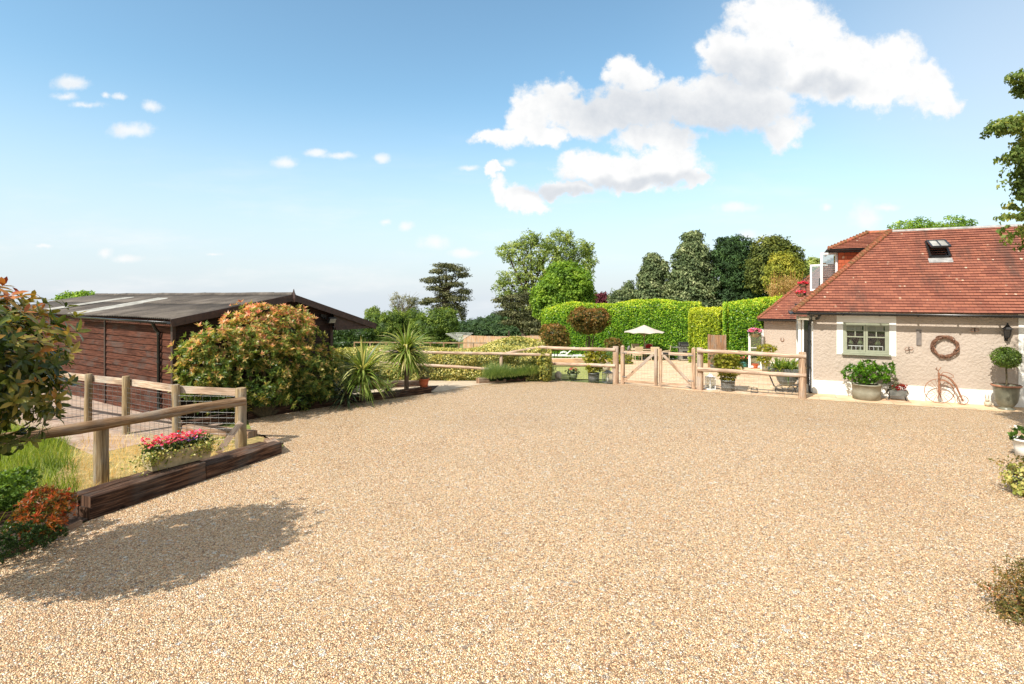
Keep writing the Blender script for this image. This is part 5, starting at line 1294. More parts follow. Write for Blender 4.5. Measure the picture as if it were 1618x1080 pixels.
crown('upper_crown', L[12:], 9000, .09, M['hanging'], ht, 82, shell=.4, asp=.7, amp=.2, droop=.9, up=.2)
b = MB(); b.tube([(11.6, 10.4, -.1), (11.5, 10.35, 2), (11.45, 10.3, 4), (11.3, 10.1, 5.6), (11.1, 10, 7)], [.26, .2, .17, .13, .05], 12, wob=.06)
for (x, y, d, q) in ((1575, 203, 9.0, 5.0), (1596, 248, 8.9, 4.2), (1608, 120, 9.0, 6.0), (1614, 330, 9.0, 3.9)):
    t = P(x, y, d); s_ = Vector((11.4, 10.2, q)); b.tube([s_, s_.lerp(t, .5)+Vector((0, 0, .25)), t.lerp(s_, .12)+Vector((0, 0, .05)), t], [.05, .03, .015, .006], 6)
b.build('trunk', M['bark'], ht)

# ------------------------------------------------------------------ middle fence, gates
def rail(b, a, c, r=.05, n=10, seed=0):
    a, c = Vector(a), Vector(c); g = np.random.default_rng(seed)
    b.tube([a.lerp(c, t)+Vector((0, 0, .01*math.sin(t*5+seed))) for t in np.linspace(0, 1, 9)], [r*g.uniform(.93, 1.06) for _ in range(9)], n, wob=.03)
def gz(px, py): return G(px, py)
PL = G(973, 606); PR = G(1106, 616); PE = G(1268, 629)
fr = thing('rail_fence', 'pale two-rail timber fence between the double gate and the bungalow corner', 'fence', PR)
for p, h in ((PR, 1.27), (PE, 1.27)):
    b = MB(); post(b, p, .098, h); b.build('post', M['gatewood'], fr)
nf_ = Vector((-.49, -.87, 0))*.09
for (ya, yb, i) in ((553.5, 562, 0), (583, 592, 1)):
    a, c = P(1103, ya, PR.y), P(1274, yb, PE.y-.02); b = MB(); rail(b, a+nf_, c+nf_, .058, 12, i); b.build('rail', M['rail_pale'], fr)
b = MB(); mesh_panel(b, PR+Vector((0, 0, 0)), PE, .04, .62, .1, .12, .002); b.build('wire_mesh', M['galv'], fr)
fl_ = thing('rail_fence', 'pale two-rail timber fence running left from the double gate past the white loungers', 'fence', PL)
PM = G(866, 600)
for p, h, m in ((PL, 1.23, 'gatewood'), (PM, 1.02, 'rail_pale')):
    b = MB(); post(b, p, .1 if p is PL else .08, h+(0 if p is PL else .1)); b.build('post', M[m], fl_)
for (ya, yb, i) in ((548, 552.5, 3), (572.5, 578, 4)):
    b = MB(); rail(b, P(856, ya, PM.y)+nf_, P(974, yb, PL.y)+nf_, .058, 12, i); b.build('rail', M['rail_pale'], fl_)
b = MB(); mesh_panel(b, PM, PL, .04, .6, .1, .12, .002); b.build('wire_mesh', M['galv'], fl_)
fm_ = thing('hedge_fence', 'pale rail fence in front of the yellow clipped hedge, dipping behind the lavender', 'fence', P(750, 607, 17.0)*1.0)
fy = 18.72
for (px, h) in ((792, 1.0),):
    b = MB(); p = PX(px, fy+.02, zt(fy)); post(b, p+Vector((0, .05, 0)), .06, h); b.build('post', M['rail_pale'], fm_)
for i, (xa, ya, xb, yb) in enumerate(((600, 554, 868, 561), (600, 572, 790, 584))):
    b = MB(); rail(b, P(xa, ya, fy), P(xb, yb, fy), .05, 10, 10+i); b.build('rail', M['rail_pale'], fm_)
b = MB(); rail(b, P(797, 559, fy+.05), P(858, 547, PM.y), .05, 10, 19); b.build('rail', M['rail_pale'], fm_)
# double gate
def gate(pa, pb, label, plate):
    """pa, pb: hinge and meeting stile at the ground"""
    pa, pb = Vector(pa), Vector(pb); o = thing('garden_gate', label, 'gate', pa, 0, 'pair of braced timber gates'); d = (pb-pa).normalized(); n = Vector((-d.y, d.x, 0)); rz = math.atan2(d.y, d.x)
    if d.x < 0: n = -n
    H = 1.1
    b = MB(); b.box(pa+Vector((0, 0, .62)), (.11, .09, 1.2), rz=rz); b.tube([pa+Vector((0, 0, 1.2)), pa+Vector((0, 0, 1.24)), pa+Vector((0, 0, 1.26))], [.055, .05, .02], 10); b.build('stile', M['gatewood'], o)
    b = MB(); b.box(pb-d*.03+Vector((0, 0, .6)), (.085, .07, 1.14), rz=rz); b.build('stile', M['gatewood'], o)
    b = MB(); b.beam(pa+d*.056+Vector((0, 0, H-.06)), pb-d*.074+Vector((0, 0, H-.06)), .06, .085); b.build('top_rail', M['rail_pale'], o)
    b = MB(); b.beam(pa+d*.056+Vector((0, 0, .1)), pb-d*.074+Vector((0, 0, .1)), .05, .06); b.build('bottom_rail', M['gatewood'], o)
    b = MB(); b.beam(pa+d*.08-n*.01+Vector((0, 0, .15)), pb-d*.12-n*.01+Vector((0, 0, H-.11)), .04, .085); b.build('brace', M['gatewood'], o)
    b = MB(); mesh_panel(b, pa+n*.03, pb+n*.03, .08, 1.0, .1, .1, .0018); b.build('wire_mesh', M['galv'], o)
    b = MB(); 
    for z in (.25, 1.02): b = MB(); b.beam(pa-n*.05+Vector((0, 0, z)), pa+d*.16-n*.045+Vector((0, 0, z)), .008, .025); b.build('hinge', M['galv'], o)
    if plate: b = MB(); b.box(pb-d*.2*1.0-n*.04+Vector((0, 0, H-.06)), (.16, .01, .06), rz=rz); b.build('latch_plate', M['black_iron'], o)
g1, g2 = G(984, 606.5), G(1038, 609.8); g3, g4 = G(1042, 610.2), G(1096, 614.5)
gate(g1, g2, 'left leaf of the braced timber double gate', False); gate(g4, g3, 'right leaf of the braced timber double gate with a black latch plate', True)

# ------------------------------------------------------------------ pots and lanterns along the fence
def big_tub(px, py, rp, hp, label, seed, lobes, mats, n, mat='zinc', prof=None, name='potted_shrub', leaf=.09, group=None):
    c = G(px, py); r = rp/F*c.y; h = hp/F*c.y
    o = pot(prof or tub(r, h, .93, .01), M[mat], label, name, c, group=group)
    L = [pl(x, y, rx, ry, c.y) for x, y, rx, ry in lobes]; stems(o, c+Vector((0, 0, h*.8)), [Vector(l[:3]) for l in L], .012)
    fol(o, L, n, leaf, mats, seed, k=7, shell=.55, asp=.42, core=.35); return o, c, L
big_tub(938, 603.5, 9, 15, 'round zinc tub of green and yellow shrub left of the left gate post', 91, [(940, 562, 14, 12), (936, 578, 11, 10), (946, 574, 10, 10), (930, 566, 8, 10)], 'gold', 330, 'zinc', leaf=.1)
big_tub(1150, 617, 10.5, 17, 'large dark zinc tub of variegated shrub behind the right fence', 92, [(1149, 570, 16, 12), (1152, 582, 17, 12), (1150, 594, 12, 8), (1140, 574, 10, 9)], 'gold', 420, 'zinc', leaf=.1)
o, c, L = big_tub(905, 600, 7.5, 11, 'rounded olive green pot of pink flowers by the lawn', 93, [(905, 588, 10, 4)], 'dkgreen', 60, 'pot_green', prof=[(0, 0), (.1, 0), (.14, .06), (.17, .14), (.165, .2), (.155, .24), (.14, .23)], name='potted_flowers', leaf=.07)
sprinkle('flowers', cl_pts([(L[0][0], L[0][1], L[0][2]+.08, .17, .17, .1)], 40, 5), .055, M['fl_salmon'], o, 8)
c = G(882, 600)+Vector((0, -.05, 0)); so_ = thing('stone_hedgehog', 'rounded pale stone animal ornament beside the lavender bush', 'ornament', c)
b = MB(); b.ball(c+Vector((0, 0, .17)), (.125, .15, .15), 16, 12, .05, 2); b.build('body', M['stone_pale'], so_); b = MB(); b.ball(c+Vector((.03, -.14, .11)), (.06, .06, .055), 10, 8)
for s in (-1, 1): b.ball(c+Vector((s*.08, -.08, .03)), (.045, .06, .035), 8, 6)
b.build('head', M['stone_pale'], so_)
def lantern(px, py, h, w, label, frame_, seed, sq=True):
    c = G(px, py); o = thing('garden_lantern', label, 'lantern', c, .4, 'glass lanterns on the paving'); b = MB()
    for x in (-1, 1):
        for y in (-1, 1): b.beam((x*w/2, y*w/2, .02), (x*w/2, y*w/2, h*.76), .014, .014)
    b.box((0, 0, .015), (w+.03, w+.03, .03)); b.box((0, 0, h*.76), (w+.02, w+.02, .02)); b.lathe((0, 0, h*.77), [(w*.74, 0), (w*.3, h*.13), (w*.16, h*.15)], 4, smooth=False)
    b.tube([(w*.16*math.cos(a), 0, h*.93+w*.2*math.sin(a)) for a in np.linspace(0, 6.28, 12)], .006, 5, False); b.build('lantern_frame', M[frame_], o, True)
    b = MB(); b.box((0, 0, h*.39), (w-.02, w-.02, h*.7)); b.build('glass', M['clear'], o, True); b = MB(); b.lathe((0, 0, .03), [(0, 0), (w*.22, 0), (w*.22, h*.28), (0, h*.28)], 14); b.build('candle', M['candle'], o, True)
lantern(1122.5, 615, .50, .2, 'tall white lantern with candle beside the right gate post', 'white_upvc', 1)
lantern(960, 604.5, .46, .24, 'grey glass lantern between the zinc tub and the left gate post', 'zinc', 2)
# boot scraper / wire stand
c = G(1192, 620); o = thing('boot_scraper', 'small black iron boot scraper on the paving in front of the right fence', 'boot scraper', c, HR)
b = MB()
for s in (-1, 1): b.tube([(s*.09, 0, 0), (s*.09, 0, .1), (s*.07, 0, .15), (s*.05, 0, .14)], .008, 6)
b.beam((-.09, 0, .08), (.09, 0, .08), .01, .02); b.beam((-.1, .0, .005), (.1, 0, .005), .1, .01); b.tube([(.07*math.cos(a), 0, .1+.05*math.sin(a)) for a in np.linspace(0, 3.14, 9)], .006, 5); b.build('frame', M['black_iron'], o, True)
# jardiniere on scrolled stand
c = G(1241, 621); o = thing('jardiniere', 'black scrolled iron stand holding a trough of strappy green and gold plants', 'planter', c, HR)
b = MB()
for s in (-1, 1):
    for y in (-.12, .12):
        b.tube([(s*x, y, z) for x, z in ((.5, .52), (.42, .5), (.36, .35), (.3, .2), (.18, .08), (.05, .06))], .011, 6)
        b.tube([(s*(.16+.1*math.cos(a)), y, .1+.1*math.sin(a)) for a in np.linspace(-.5, 3.6, 12)], .009, 6)
b.beam((-.36, -.12, .5), (.36, -.12, .5), .012, .02); b.beam((-.36, .12, .5), (.36, .12, .5), .012, .02); b.build('stand', M['black_iron'], o, True)
b = MB(); b.box((0, 0, .62), (.86, .3, .2), taper=1.08); b.build('trough', M['zinc'], o, True, bevel=.01)
g = np.random.default_rng(4); n = 300; cc = c+Vector((0, 0, .70)); ba = np.array(cc)+np.stack([g.uniform(-.36, .3, n)*.894, g.uniform(-.36, .3, n)*-.448, np.zeros(n)], 1)
D = g.normal(size=(n, 3))*.6+[0, 0, 1]; straps('foliage', ba, D, g.uniform(.3, .55, n), np.full(n, .035), M['midgreen'], o, 3, 1.6)
fol(o, [lob(cc, .34, -.16, .1, .14, .12, .12), lob(cc, -.36, .18, .04, .1, .1, .1)], 70, .07, 'gold', 94, 'gold_foliage', k=6)
c = G(1250, 613)+Vector((.12, .5, 0)); o = pot([(0, 0), (.17, 0), (.27, .15), (.33, .34), (.33, .48), (.35, .5), (.35, .53), (.31, .53)], M['zinc'], 'large empty ribbed grey planter behind the iron stand', 'planter_pot', c)
# farther patio pots
def small(px, yy, pr, ph, mat, label, lobes, leafmat, n, name='potted_plant', seed=1, leaf=.08, flower=None, nfl=40, lift=0.0, prof=None):
    c = PX(px, yy, zt(yy)+lift); r = pr/F*yy; h = ph/F*yy; o = pot(prof or tub(r, h, .78, .012), M[mat], label, name, c)
    L = [pl(x, y, rx, ry, yy) for x, y, rx, ry in lobes]; stems(o, c+Vector((0, 0, h*.8)), [Vector(l[:3]) for l in L], .01); fol(o, L, n, leaf, leafmat, seed, k=6, shell=.5, core=.4)
    if flower: sprinkle('flowers', cl_pts([(l[0], l[1], l[2]+.06, l[3]*1.05, l[4], l[5]*.9) for l in L], nfl, seed), .09, M[flower], o, seed)
    return o
yT = 1311.5/(580-HY-64.5)
small(1176, yT, 6.5, 9, 'pot_teal', 'shiny teal pot of salmon geraniums on the patio by the white door', [(1177, 569.5, 9, 5)], 'dkgreen', 60, 'potted_geranium', 101, .14, 'fl_salmon', 34)
yG = 1311.5/(586-HY-64.5)
small(1210, yG, 6.5, 13, 'zinc_pale', 'pale tub of golden clipped shrub in front of the rear wing', [(1210, 554, 11, 10), (1214, 551, 12, 6), (1207, 567, 9, 7)], 'gold', 240, 'potted_shrub', 102, .12)
small(957, 22.6, 8, 13, 'stone_pale', 'pale pot of grey green lavender beside the left gate post', [(957, 560.5, 12, 5)], 'lavender', 90, 'potted_lavender', 103, .1, lift=.12)
small(1127, 26.5, 5, 6, 'zinc', 'small tub of silvery plant at the foot of the brown fence panel', [(1128, 567, 7, 6)], 'willow', 60, 'potted_plant', 104, .1)
small(1192, 26.6, 6, 8, 'terracotta', 'terracotta pot of coral flowers against the open white door', [(1192, 561, 9, 5)], 'dkgreen', 50, 'potted_geranium', 105, .12, 'fl_salmon', 20)
def basket(pos, r, label, mat, seed, hang, cat='flower basket'):
    pos = Vector(pos); o = thing('hanging_basket', label, cat, pos, 0, 'hanging baskets at the bungalow'); b = MB(); b.lathe(pos, [(0, -r*.7), (r*.5, -r*.6), (r*.85, -r*.25), (r, 0)], 14); b.build('basket', M['stone'], o)
    b = MB()
    for k in range(3): a = k*2.1; b.tube([pos+Vector((r*math.cos(a), r*math.sin(a), 0)), pos+Vector((0, 0, hang))], .008, 4)
    b.tube([pos+Vector((0, 0, hang)), pos+Vector((.05, .02, hang+.05)), pos+Vector((.22, .05, hang+.03))], .014, 5)
    b.build('hanger', M['black_iron'], o)
    L = [(pos.x, pos.y, pos.z+r*.25, r*1.0, r*1.0, r*.5)]; fol(o, L, 40, r*.45, 'dkgreen', seed, k=6); sprinkle('flowers', cl_pts([(pos.x, pos.y, pos.z+r*.35, r*1.15, r*1.15, r*.7)], 70, seed, -.1), r*.5, M[mat], o, seed)
basket(P(1193, 527, 26.2), .26, 'hanging basket of pink petunias by the open white patio door', 'fl_pink', 6, .45)
bp = P(1269, 450, 18.2); basket(bp, .13, 'upper basket of scarlet flowers beside the dormer balcony', 'fl_red', 7, .2)
basket(P(1265, 465, 18.0), .13, 'lower basket of scarlet flowers beside the dormer balcony', 'fl_red', 8, .2)
bs = thing('basket_stand', 'thin black iron pole on the tiled roof holding two flower baskets', 'bracket', P(1273, 474, 18.1)); b = MB(); b.tube([P(1273.5, 482, 18.15), P(1273.5, 442, 18.15), P(1271, 438, 18.2)], .013, 6); b.tube([P(1273.5, 456, 18.15), P(1267, 456, 18.05)], .01, 6); b.build('pole', M['black_iron'], bs)

# ------------------------------------------------------------------ lavender bed and variegated hedge
La = G(757, 606); Lb = G(800, 603.5); Lc = G(857, 600.5)
sleeper(La+Vector((.0, .05, 0)), Lb, .17, .2, M['sleeper_pale'], 'pale sleeper at the near end of the lavender bed'); sleeper(Lb+Vector((.02, .02, 0)), Lc, .17, .2, M['sleeper'], 'dark sleeper running under the lavender bush')
lo = thing('lavender_bush', 'long low soft green lavender bush spilling over sleepers before the yellow hedge', 'shrub', (La+Lc)/2)
g = np.random.default_rng(9); n = 8000; u = g.random(n); v = g.normal(size=n)*.22
cx = La.x+(Lc.x-La.x)*u+.25; cyv = La.y+(Lc.y-La.y)*u+.42
C = np.stack([cx+g.normal(size=n)*.12, cyv+v, np.full(n, .12)-.0*u], 1); cyv2 = 0; C[:, 1] -= .12; D = np.stack([g.normal(size=n)*.45, -.35+v*2.6+g.normal(size=n)*.3, np.ones(n)], 1)
hm = .50*(.75+.25*np.sin(u*9+1))*(1-.25*np.abs(u-.5)); straps('foliage', C, D, hm*g.uniform(.6, 1.35, n), np.full(n, .012), M['lavender'], lo, 10, .5, 4)
b = MB()
for i in range(9): b.ball((La.x+(Lc.x-La.x)*(i+.5)/9+.25, La.y+(Lc.y-La.y)*(i+.5)/9+.4, .1), (.25, .26, .2), 10, 7, .1, i)
b.build('woody_base', M['dkgreen'], lo)
def hedge(name, label, path, h, w, n, size, mat, seed, group=None, hv=None, ros=False, amp=.05, corem=None, closed_end=True, toplime=0.0, asp=.5):
    """clipped hedge: leaves over a solid inner body; path = centre line"""
    path = [Vector(p) for p in path]; o = thing(name, label, 'hedge', path[0], 0, group); g = np.random.default_rng(seed)
    segs = [(path[i+1]-path[i]).length for i in range(len(path)-1)]; T = sum(segs); cum = np.cumsum([0]+segs)
    u = g.random(n)*(T+w*.6)-w*.3; face = g.random(n); per = 2*h+w; q = face*per
    z = np.where(q < h, q, np.where(q < h+w, h, per-q)); s = np.where(q < h, -w/2, np.where(q < h+w, q-h-w/2, w/2))
    endm = (u < 0) | (u > T); s = np.where(endm, g.uniform(-w/2, w/2, n), s); z = np.where(endm, g.uniform(0, h, n), z); ud = np.clip(u, 0, T); ue = np.where(u < 0, -w*.12, np.where(u > T, T+w*.12, u))
    k = np.clip(np.searchsorted(cum, ud, side='right')-1, 0, len(segs)-1)
    A_ = np.array([list(p) for p in path]); d = unit(A_[k+1]-A_[k]); nn = np.stack([-d[:, 1], d[:, 0], np.zeros(n)], 1)
    base = A_[k]+d*(ue-cum[k])[:, None]
    hh = 1.0 if hv is None else np.array([hv(x/T) for x in ud]); zz = z*hh
    # soften corners, billow the faces
    rnd = np.maximum(0, (z/h-.86)/.14)**2; s = s*(1-.22*rnd); zz = zz*(1-.0*rnd)
    bil = 1+amp*(np.sin(ud*2.7+z*1.9+seed)+np.sin(ud*5.3-z*4.1)*.6+np.sin(ud*.9+seed)*.8)
    out = np.where((q > h) & (q < h+w) & ~endm, 0, np.sign(s)); topm = (q > h) & (q < h+w) & ~endm
    P0 = base+nn*(s*bil)[:, None]; P0[:, 2] = zta(P0[:, 1])+zz+np.where(topm, h*(bil-1)*.6, 0)
    Nn = nn*out[:, None]+np.stack([np.zeros(n), np.zeros(n), topm.astype(float)], 1); Nn = unit(Nn+np.where(endm, np.sign(u), 0)[:, None]*d*1.2+1e-6)
    P0 -= Nn*(g.random(n)**2*.16)[:, None]
    nor = unit(Nn*.8+np.array([0, 0, .55])+g.normal(size=(n, 3))*.5); ax = unit(np.cross(nor, g.normal(size=(n, 3)))+Nn*.45)
    L = size*g.uniform(.6, 1.4, n); V, Fq = leaf_quads(P0, ax, nor, L, L*asp); R_ = np.clip((.14+g.random(n)*.66 if h > 2 else g.random(n)*.8)+toplime*(zz/(h*hh if hv else h))**5*.38+.04*np.sin(ud*3+z*5), 0, 1)
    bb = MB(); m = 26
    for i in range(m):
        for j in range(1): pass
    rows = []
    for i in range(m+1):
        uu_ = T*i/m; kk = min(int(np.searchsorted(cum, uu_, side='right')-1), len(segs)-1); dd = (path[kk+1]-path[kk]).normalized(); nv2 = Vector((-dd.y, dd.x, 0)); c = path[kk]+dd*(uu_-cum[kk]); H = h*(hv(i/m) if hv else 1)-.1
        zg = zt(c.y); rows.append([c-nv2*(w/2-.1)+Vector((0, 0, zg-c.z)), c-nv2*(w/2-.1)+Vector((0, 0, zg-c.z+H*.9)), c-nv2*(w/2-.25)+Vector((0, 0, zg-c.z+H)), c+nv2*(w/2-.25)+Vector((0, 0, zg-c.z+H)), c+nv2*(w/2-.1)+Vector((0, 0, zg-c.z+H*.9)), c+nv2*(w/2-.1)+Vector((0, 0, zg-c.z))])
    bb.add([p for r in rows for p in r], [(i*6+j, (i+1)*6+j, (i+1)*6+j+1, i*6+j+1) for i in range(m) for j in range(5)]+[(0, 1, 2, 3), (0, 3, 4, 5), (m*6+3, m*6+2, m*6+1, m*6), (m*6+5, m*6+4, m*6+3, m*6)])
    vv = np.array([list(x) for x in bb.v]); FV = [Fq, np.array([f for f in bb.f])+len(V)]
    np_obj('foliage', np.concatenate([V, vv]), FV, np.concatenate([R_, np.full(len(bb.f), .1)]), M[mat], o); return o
hedge('variegated_hedge', 'low clipped yellow and cream variegated hedge behind the pale rail fence', [(-5.9, 20.95, 0), (1.05, 20.4, 0)], 1.10, 3.1, 60000, .075, 'variegated', 111, amp=.03, hv=lambda t: 1.0+.06*math.sin(t*9))
hedge('golden_hedge', 'bright yellow mounded hedge rising behind the fence corner near the loungers', [(-1.2, 22.6, 0), (1.0, 21.9, 0)], 1.32, 1.4, 11000, .075, 'variegated', 112, amp=.05, hv=lambda t: .80+.36*math.sin(min(1, t*1.05)*2.5))
hl_ = [pl(861, 584, 9, 17, 18.7, .35), pl(858, 568, 8, 10, 18.8, .3)]
shrub('fence_corner_shrub', 'mottled green shrub at the fence corner between lavender and lawn', 'shrub', hl_, 420, .08, M['variegated'], 113, 'ros', core=.6)
# ------------------------------------------------------------------ laurel hedges behind the patio
hedge('laurel_hedge', 'longest tall clipped laurel hedge behind the parasol and loungers', [PX(868, 42.5, 0), PX(1100, 38, 0)], 3.95, 2.0, 70000, .12, 'laurel', 121, toplime=.9, amp=.014, hv=lambda t: 1.03-.10*max(0, 1-t*5)+.03*math.sin(t*11), group='tall clipped laurel hedges')
hedge('laurel_hedge', 'lime green clipped laurel block between the barbecue and the brown fence panel', [PX(1101, 33, 0), PX(1142, 32.2, 0)], 3.25, 1.9, 17000, .11, 'laurel_lime', 122, toplime=.9, amp=.015, group='tall clipped laurel hedges')
hedge('laurel_hedge', 'tallest clipped laurel hedge beside the open white door of the rear wing', [PX(1152, 29.8, 0), PX(1262, 28.6, 0)], 3.45, 2.0, 36000, .105, 'laurel', 123, toplime=.9, amp=.015, hv=lambda t: .99+.09*t, group='tall clipped laurel hedges')
L = [pl(x, y, rx, ry, 35.5, .9, dy) for x, y, rx, ry, dy in ((931, 506, 30, 19, 0), (918, 500, 16, 13, -.2), (944, 502, 16, 14, -.2), (930, 515, 22, 10, 0))]
o = shrub('photinia_standard', 'large bronze rounded photinia head on a stem in front of the laurel hedge', 'tree', L, 1600, .15, M['photinia_old'], 131, 'ros', base=(L[0][0], 35.5), stem_r=.07, redtop=.7, zr=(0, 2.2), core=.75)
L = [pl(875, 530, 20, 19, 33, .9, 0), pl(880, 540, 18, 12, 33, .8)]
shrub('bronze_shrub', 'smaller bronze green shrub at the left end of the laurel hedge', 'shrub', L, 1100, .14, M['photinia_old'], 132, 'ros', redtop=.5, zr=(-1, 1), core=.7)
L = [pl(969, 543, 12, 9, 33, .5), pl(976, 548, 8, 6, 33, .4)]
shrub('bronze_shrub', 'smallest bronze shrub, behind the left gate post', 'shrub', L, 350, .13, M['photinia_old'], 133, 'ros', redtop=.5, zr=(-1, 1), core=.6)
L = [pl(x, y, rx, ry, 31.0, .5) for x, y, rx, ry in ((978, 568, 18, 6), (990, 575, 8, 5))]
shrub('golden_shrub', 'low golden edging shrubs seen between the rails beside the patio', 'shrub', L, 420, .13, M['gold'], 134, 'ros', core=.5)
b = MB(); b.beam(P(868, 569.5, 28), P(955, 568.5, 28.6), .5, .2); tag(b.build('raised_bed_edge', M['fencepale']), 'pale timber raised bed edge on the far side of the lawn', 'raised bed')

# ------------------------------------------------------------------ brown fence panel
o = thing('screen_fence', 'short vertical board brown fence panel between two laurel hedges', 'fence', PX(1133, 27.5, zt(27.5)))
b = MB(); a, c = PX(1121, 27.5, 0), PX(1146, 27.2, 0); random.seed(5)
for i in range(9):
    p = a.lerp(c, (i+.5)/9); b.box(p+Vector((0, 0, (zt(27.5)+.86+random.uniform(-.01, .01))/2-.0)), ((c-a).length/9-.006, .02+.01*(i % 2), .86-zt(27.5)))
b.build('boards', M['fencebrown'], o)
b = MB(); b.box(a+Vector((0, .05, (.86+zt(27.5))/2)), (.1, .1, .9-zt(27.5))); b.box(c+Vector((0, .05, (.86+zt(27.5))/2)), (.1, .1, .9-zt(27.5))); b.build('post', M['fencebrown'], o)

# ------------------------------------------------------------------ patio furniture
yP = 36.3; zP = zt(yP)+.004
ps = PX(1018, yP, zP); par = thing('parasol', 'open cream parasol over the wicker dining set', 'parasol', ps)
top = P(1018, 513, yP).z; rim = P(1018, 525, yP).z; R_ = 31.5/F*yP
b = MB(); b.tube([ps, Vector((ps.x, ps.y, top))], .025, 10); b.build('pole', M['gatewood'], par)
b = MB(); n = 8; vs = [(ps.x, ps.y, top)]
for k in range(n*3):
    a = 2*math.pi*k/(n*3); rr = R_*(1-.035*(1-abs(math.cos(a*4)))); vs.append((ps.x+rr*math.cos(a), ps.y+rr*math.sin(a), rim+(.05 if k % 3 else 0)))
for k in range(n*3):
    a = 2*math.pi*k/(n*3); rr = R_*.5; vs.append((ps.x+rr*math.cos(a), ps.y+rr*math.sin(a), rim+(top-rim)*.46))
m = n*3; fs = [(0, 1+m+k, 1+m+(k+1) % m) for k in range(m)]+[(1+m+k, 1+k, 1+(k+1) % m, 1+m+(k+1) % m) for k in range(m)]
b.add(vs, fs); co = b.build('canopy', M['canvas'], par); co.modifiers.new('t', 'SOLIDIFY').thickness = .01
b = MB(); 
for k in range(n): a = 2*math.pi*k/n; b.beam((ps.x, ps.y, top-.04), (ps.x+R_*.98*math.cos(a), ps.y+R_*.98*math.sin(a), rim-.015), .02, .02); b.beam((ps.x, ps.y, rim-.25), (ps.x+R_*.5*math.cos(a), ps.y+R_*.5*math.sin(a), rim+(top-rim)*.42), .015, .015)
b.build('ribs', M['gatewood'], par)
b = MB(); b.lathe(ps, [(.28, 0), (.28, .06), (.1, .1), (.04, .2)], 20); b.build('base', M['black_iron'], par)
tb = thing('dining_table', 'long pale wicker garden dining table under the parasol', 'table', ps+Vector((.0, -.0, 0)))
b = MB(); b.box(ps+Vector((0, -.0, .73)), (1.9, 1.0, .05)); b.build('tabletop', M['wicker'], tb, bevel=.01)
for x in (-.85, .85):
    for y in (-.42, .42): b = MB(); b.box(ps+Vector((x, y, .35)), (.07, .07, .70)); b.build('leg', M['wicker'], tb)
def chair(label):
    o = thing('garden_chair', label, 'chair', (0, 0, 0), 0, 'wicker chairs round the garden table')
    b = MB(); b.box((0, 0, .43), (.52, .5, .07)); b.build('seat', M['wicker'], o, True, bevel=.01)
    b = MB(); Mx = Matrix.Rotation(-.18, 3, 'X'); b.box((0, .28, .72), (.5, .04, .55), M=Mx, taper=1.12); b.build('backrest', M['wicker'], o, True, bevel=.015)
    for s in (-1, 1):
        b = MB(); b.tube([(s*.26, -.22, .45), (s*.27, -.2, .62), (s*.27, .0, .65), (s*.26, .26, .66)], .025, 8); b.build('armrest', M['wicker'], o, True)
        for y in (-.2, .22): b = MB(); b.beam((s*.22, y, 0), (s*.23, y, .42), .035, .035); b.build('leg', M['wicker'], o, True)
    return o
ch0 = None
for (x, y, rz, lb) in ((-.65, -.8, 3.3, 'wicker chair with its back to the gate, left of the parasol pole'), (.45, -.95, 2.95, 'wicker chair nearest the red cushion, back to the camera'), (1.35, -.3, 4.4, 'wicker chair turned at the right end of the table'),
                       (-1.35, .0, 1.6, 'wicker chair at the left end of the table'), (-.3, .85, .1, 'wicker chair on the hedge side of the table'), (.55, .85, -.1, 'wicker chair behind the red cushion on the hedge side')):
    c = chair(lb) if ch0 is None else copy_tree(ch0); ch0 = ch0 or c
    c.location = ps+Vector((x, y, 0)); c.rotation_euler = (0, 0, rz); c['label'] = lb
def cushion(pos, mat, label, rz=0):
    o = MB(); o.ball((0, 0, 0), (.24, .1, .2), 14, 9, .0); c = o.build('cushion', mat); c.location = pos; c.rotation_euler = (.2, 0, rz); tag(c, label, 'cushion')
cushion(ps+Vector((-1.05, -.1, .78)), M['cushion_grey'], 'grey cushion on the left garden chair', 1.2)
cushion(ps+Vector((.5, .72, .82)), simple('red_fabric', srgb(176, 40, 40), srgb(140, 30, 34), 8, .9, bs=0), 'dark red cushion on the garden chair behind the table')
# barbecue
yB = 35.2; c = PX(1081, yB, zt(yB)+.004); bq = thing('barbecue', 'steel gas barbecue with black hood standing by the laurel hedge', 'barbecue', c, -.08)
b = MB(); b.box((0, 0, .45), (.72, .5, .7)); b.build('cabinet', M['steel'], bq, True, bevel=.01)
b = MB(); b.box((0, 0, .87), (.8, .55, .12)); b.box((-.58, 0, .87), (.34, .45, .035)); b.box((.58, 0, .87), (.34, .45, .035)); b.build('firebox', M['steel'], bq, True)
b = MB(); b.prism([(-.38, -.27, .93), (-.38, -.3, 1.0), (-.38, -.18, 1.2), (-.38, .1, 1.24), (-.38, .27, 1.1), (-.38, .27, .93)], (.76, 0, 0)); b.build('hood', M['black_pvc'], bq, True, bevel=.015)
b = MB(); b.tube([(-.28, -.34, 1.04), (.28, -.34, 1.04)], .014, 8); b.build('handle', M['steel'], bq, True)
for k in range(4): b = MB(); b.tube([(-.27+k*.18, -.27, .87), (-.27+k*.18, -.32, .87)], .03, 10); b.build('knob', M['black_pvc'], bq, True)
b = MB(); b.box((0, -.256, .4), (.3, .012, .5)); b.build('door', M['black_iron'], bq, True)
for x in (-.3, .3):
    for y in (-.2, .2): b = MB(); b.tube([(x-.02, y, .05), (x+.02, y, .05)], .05, 10); b.build('wheel', M['black_pvc'], bq, True)
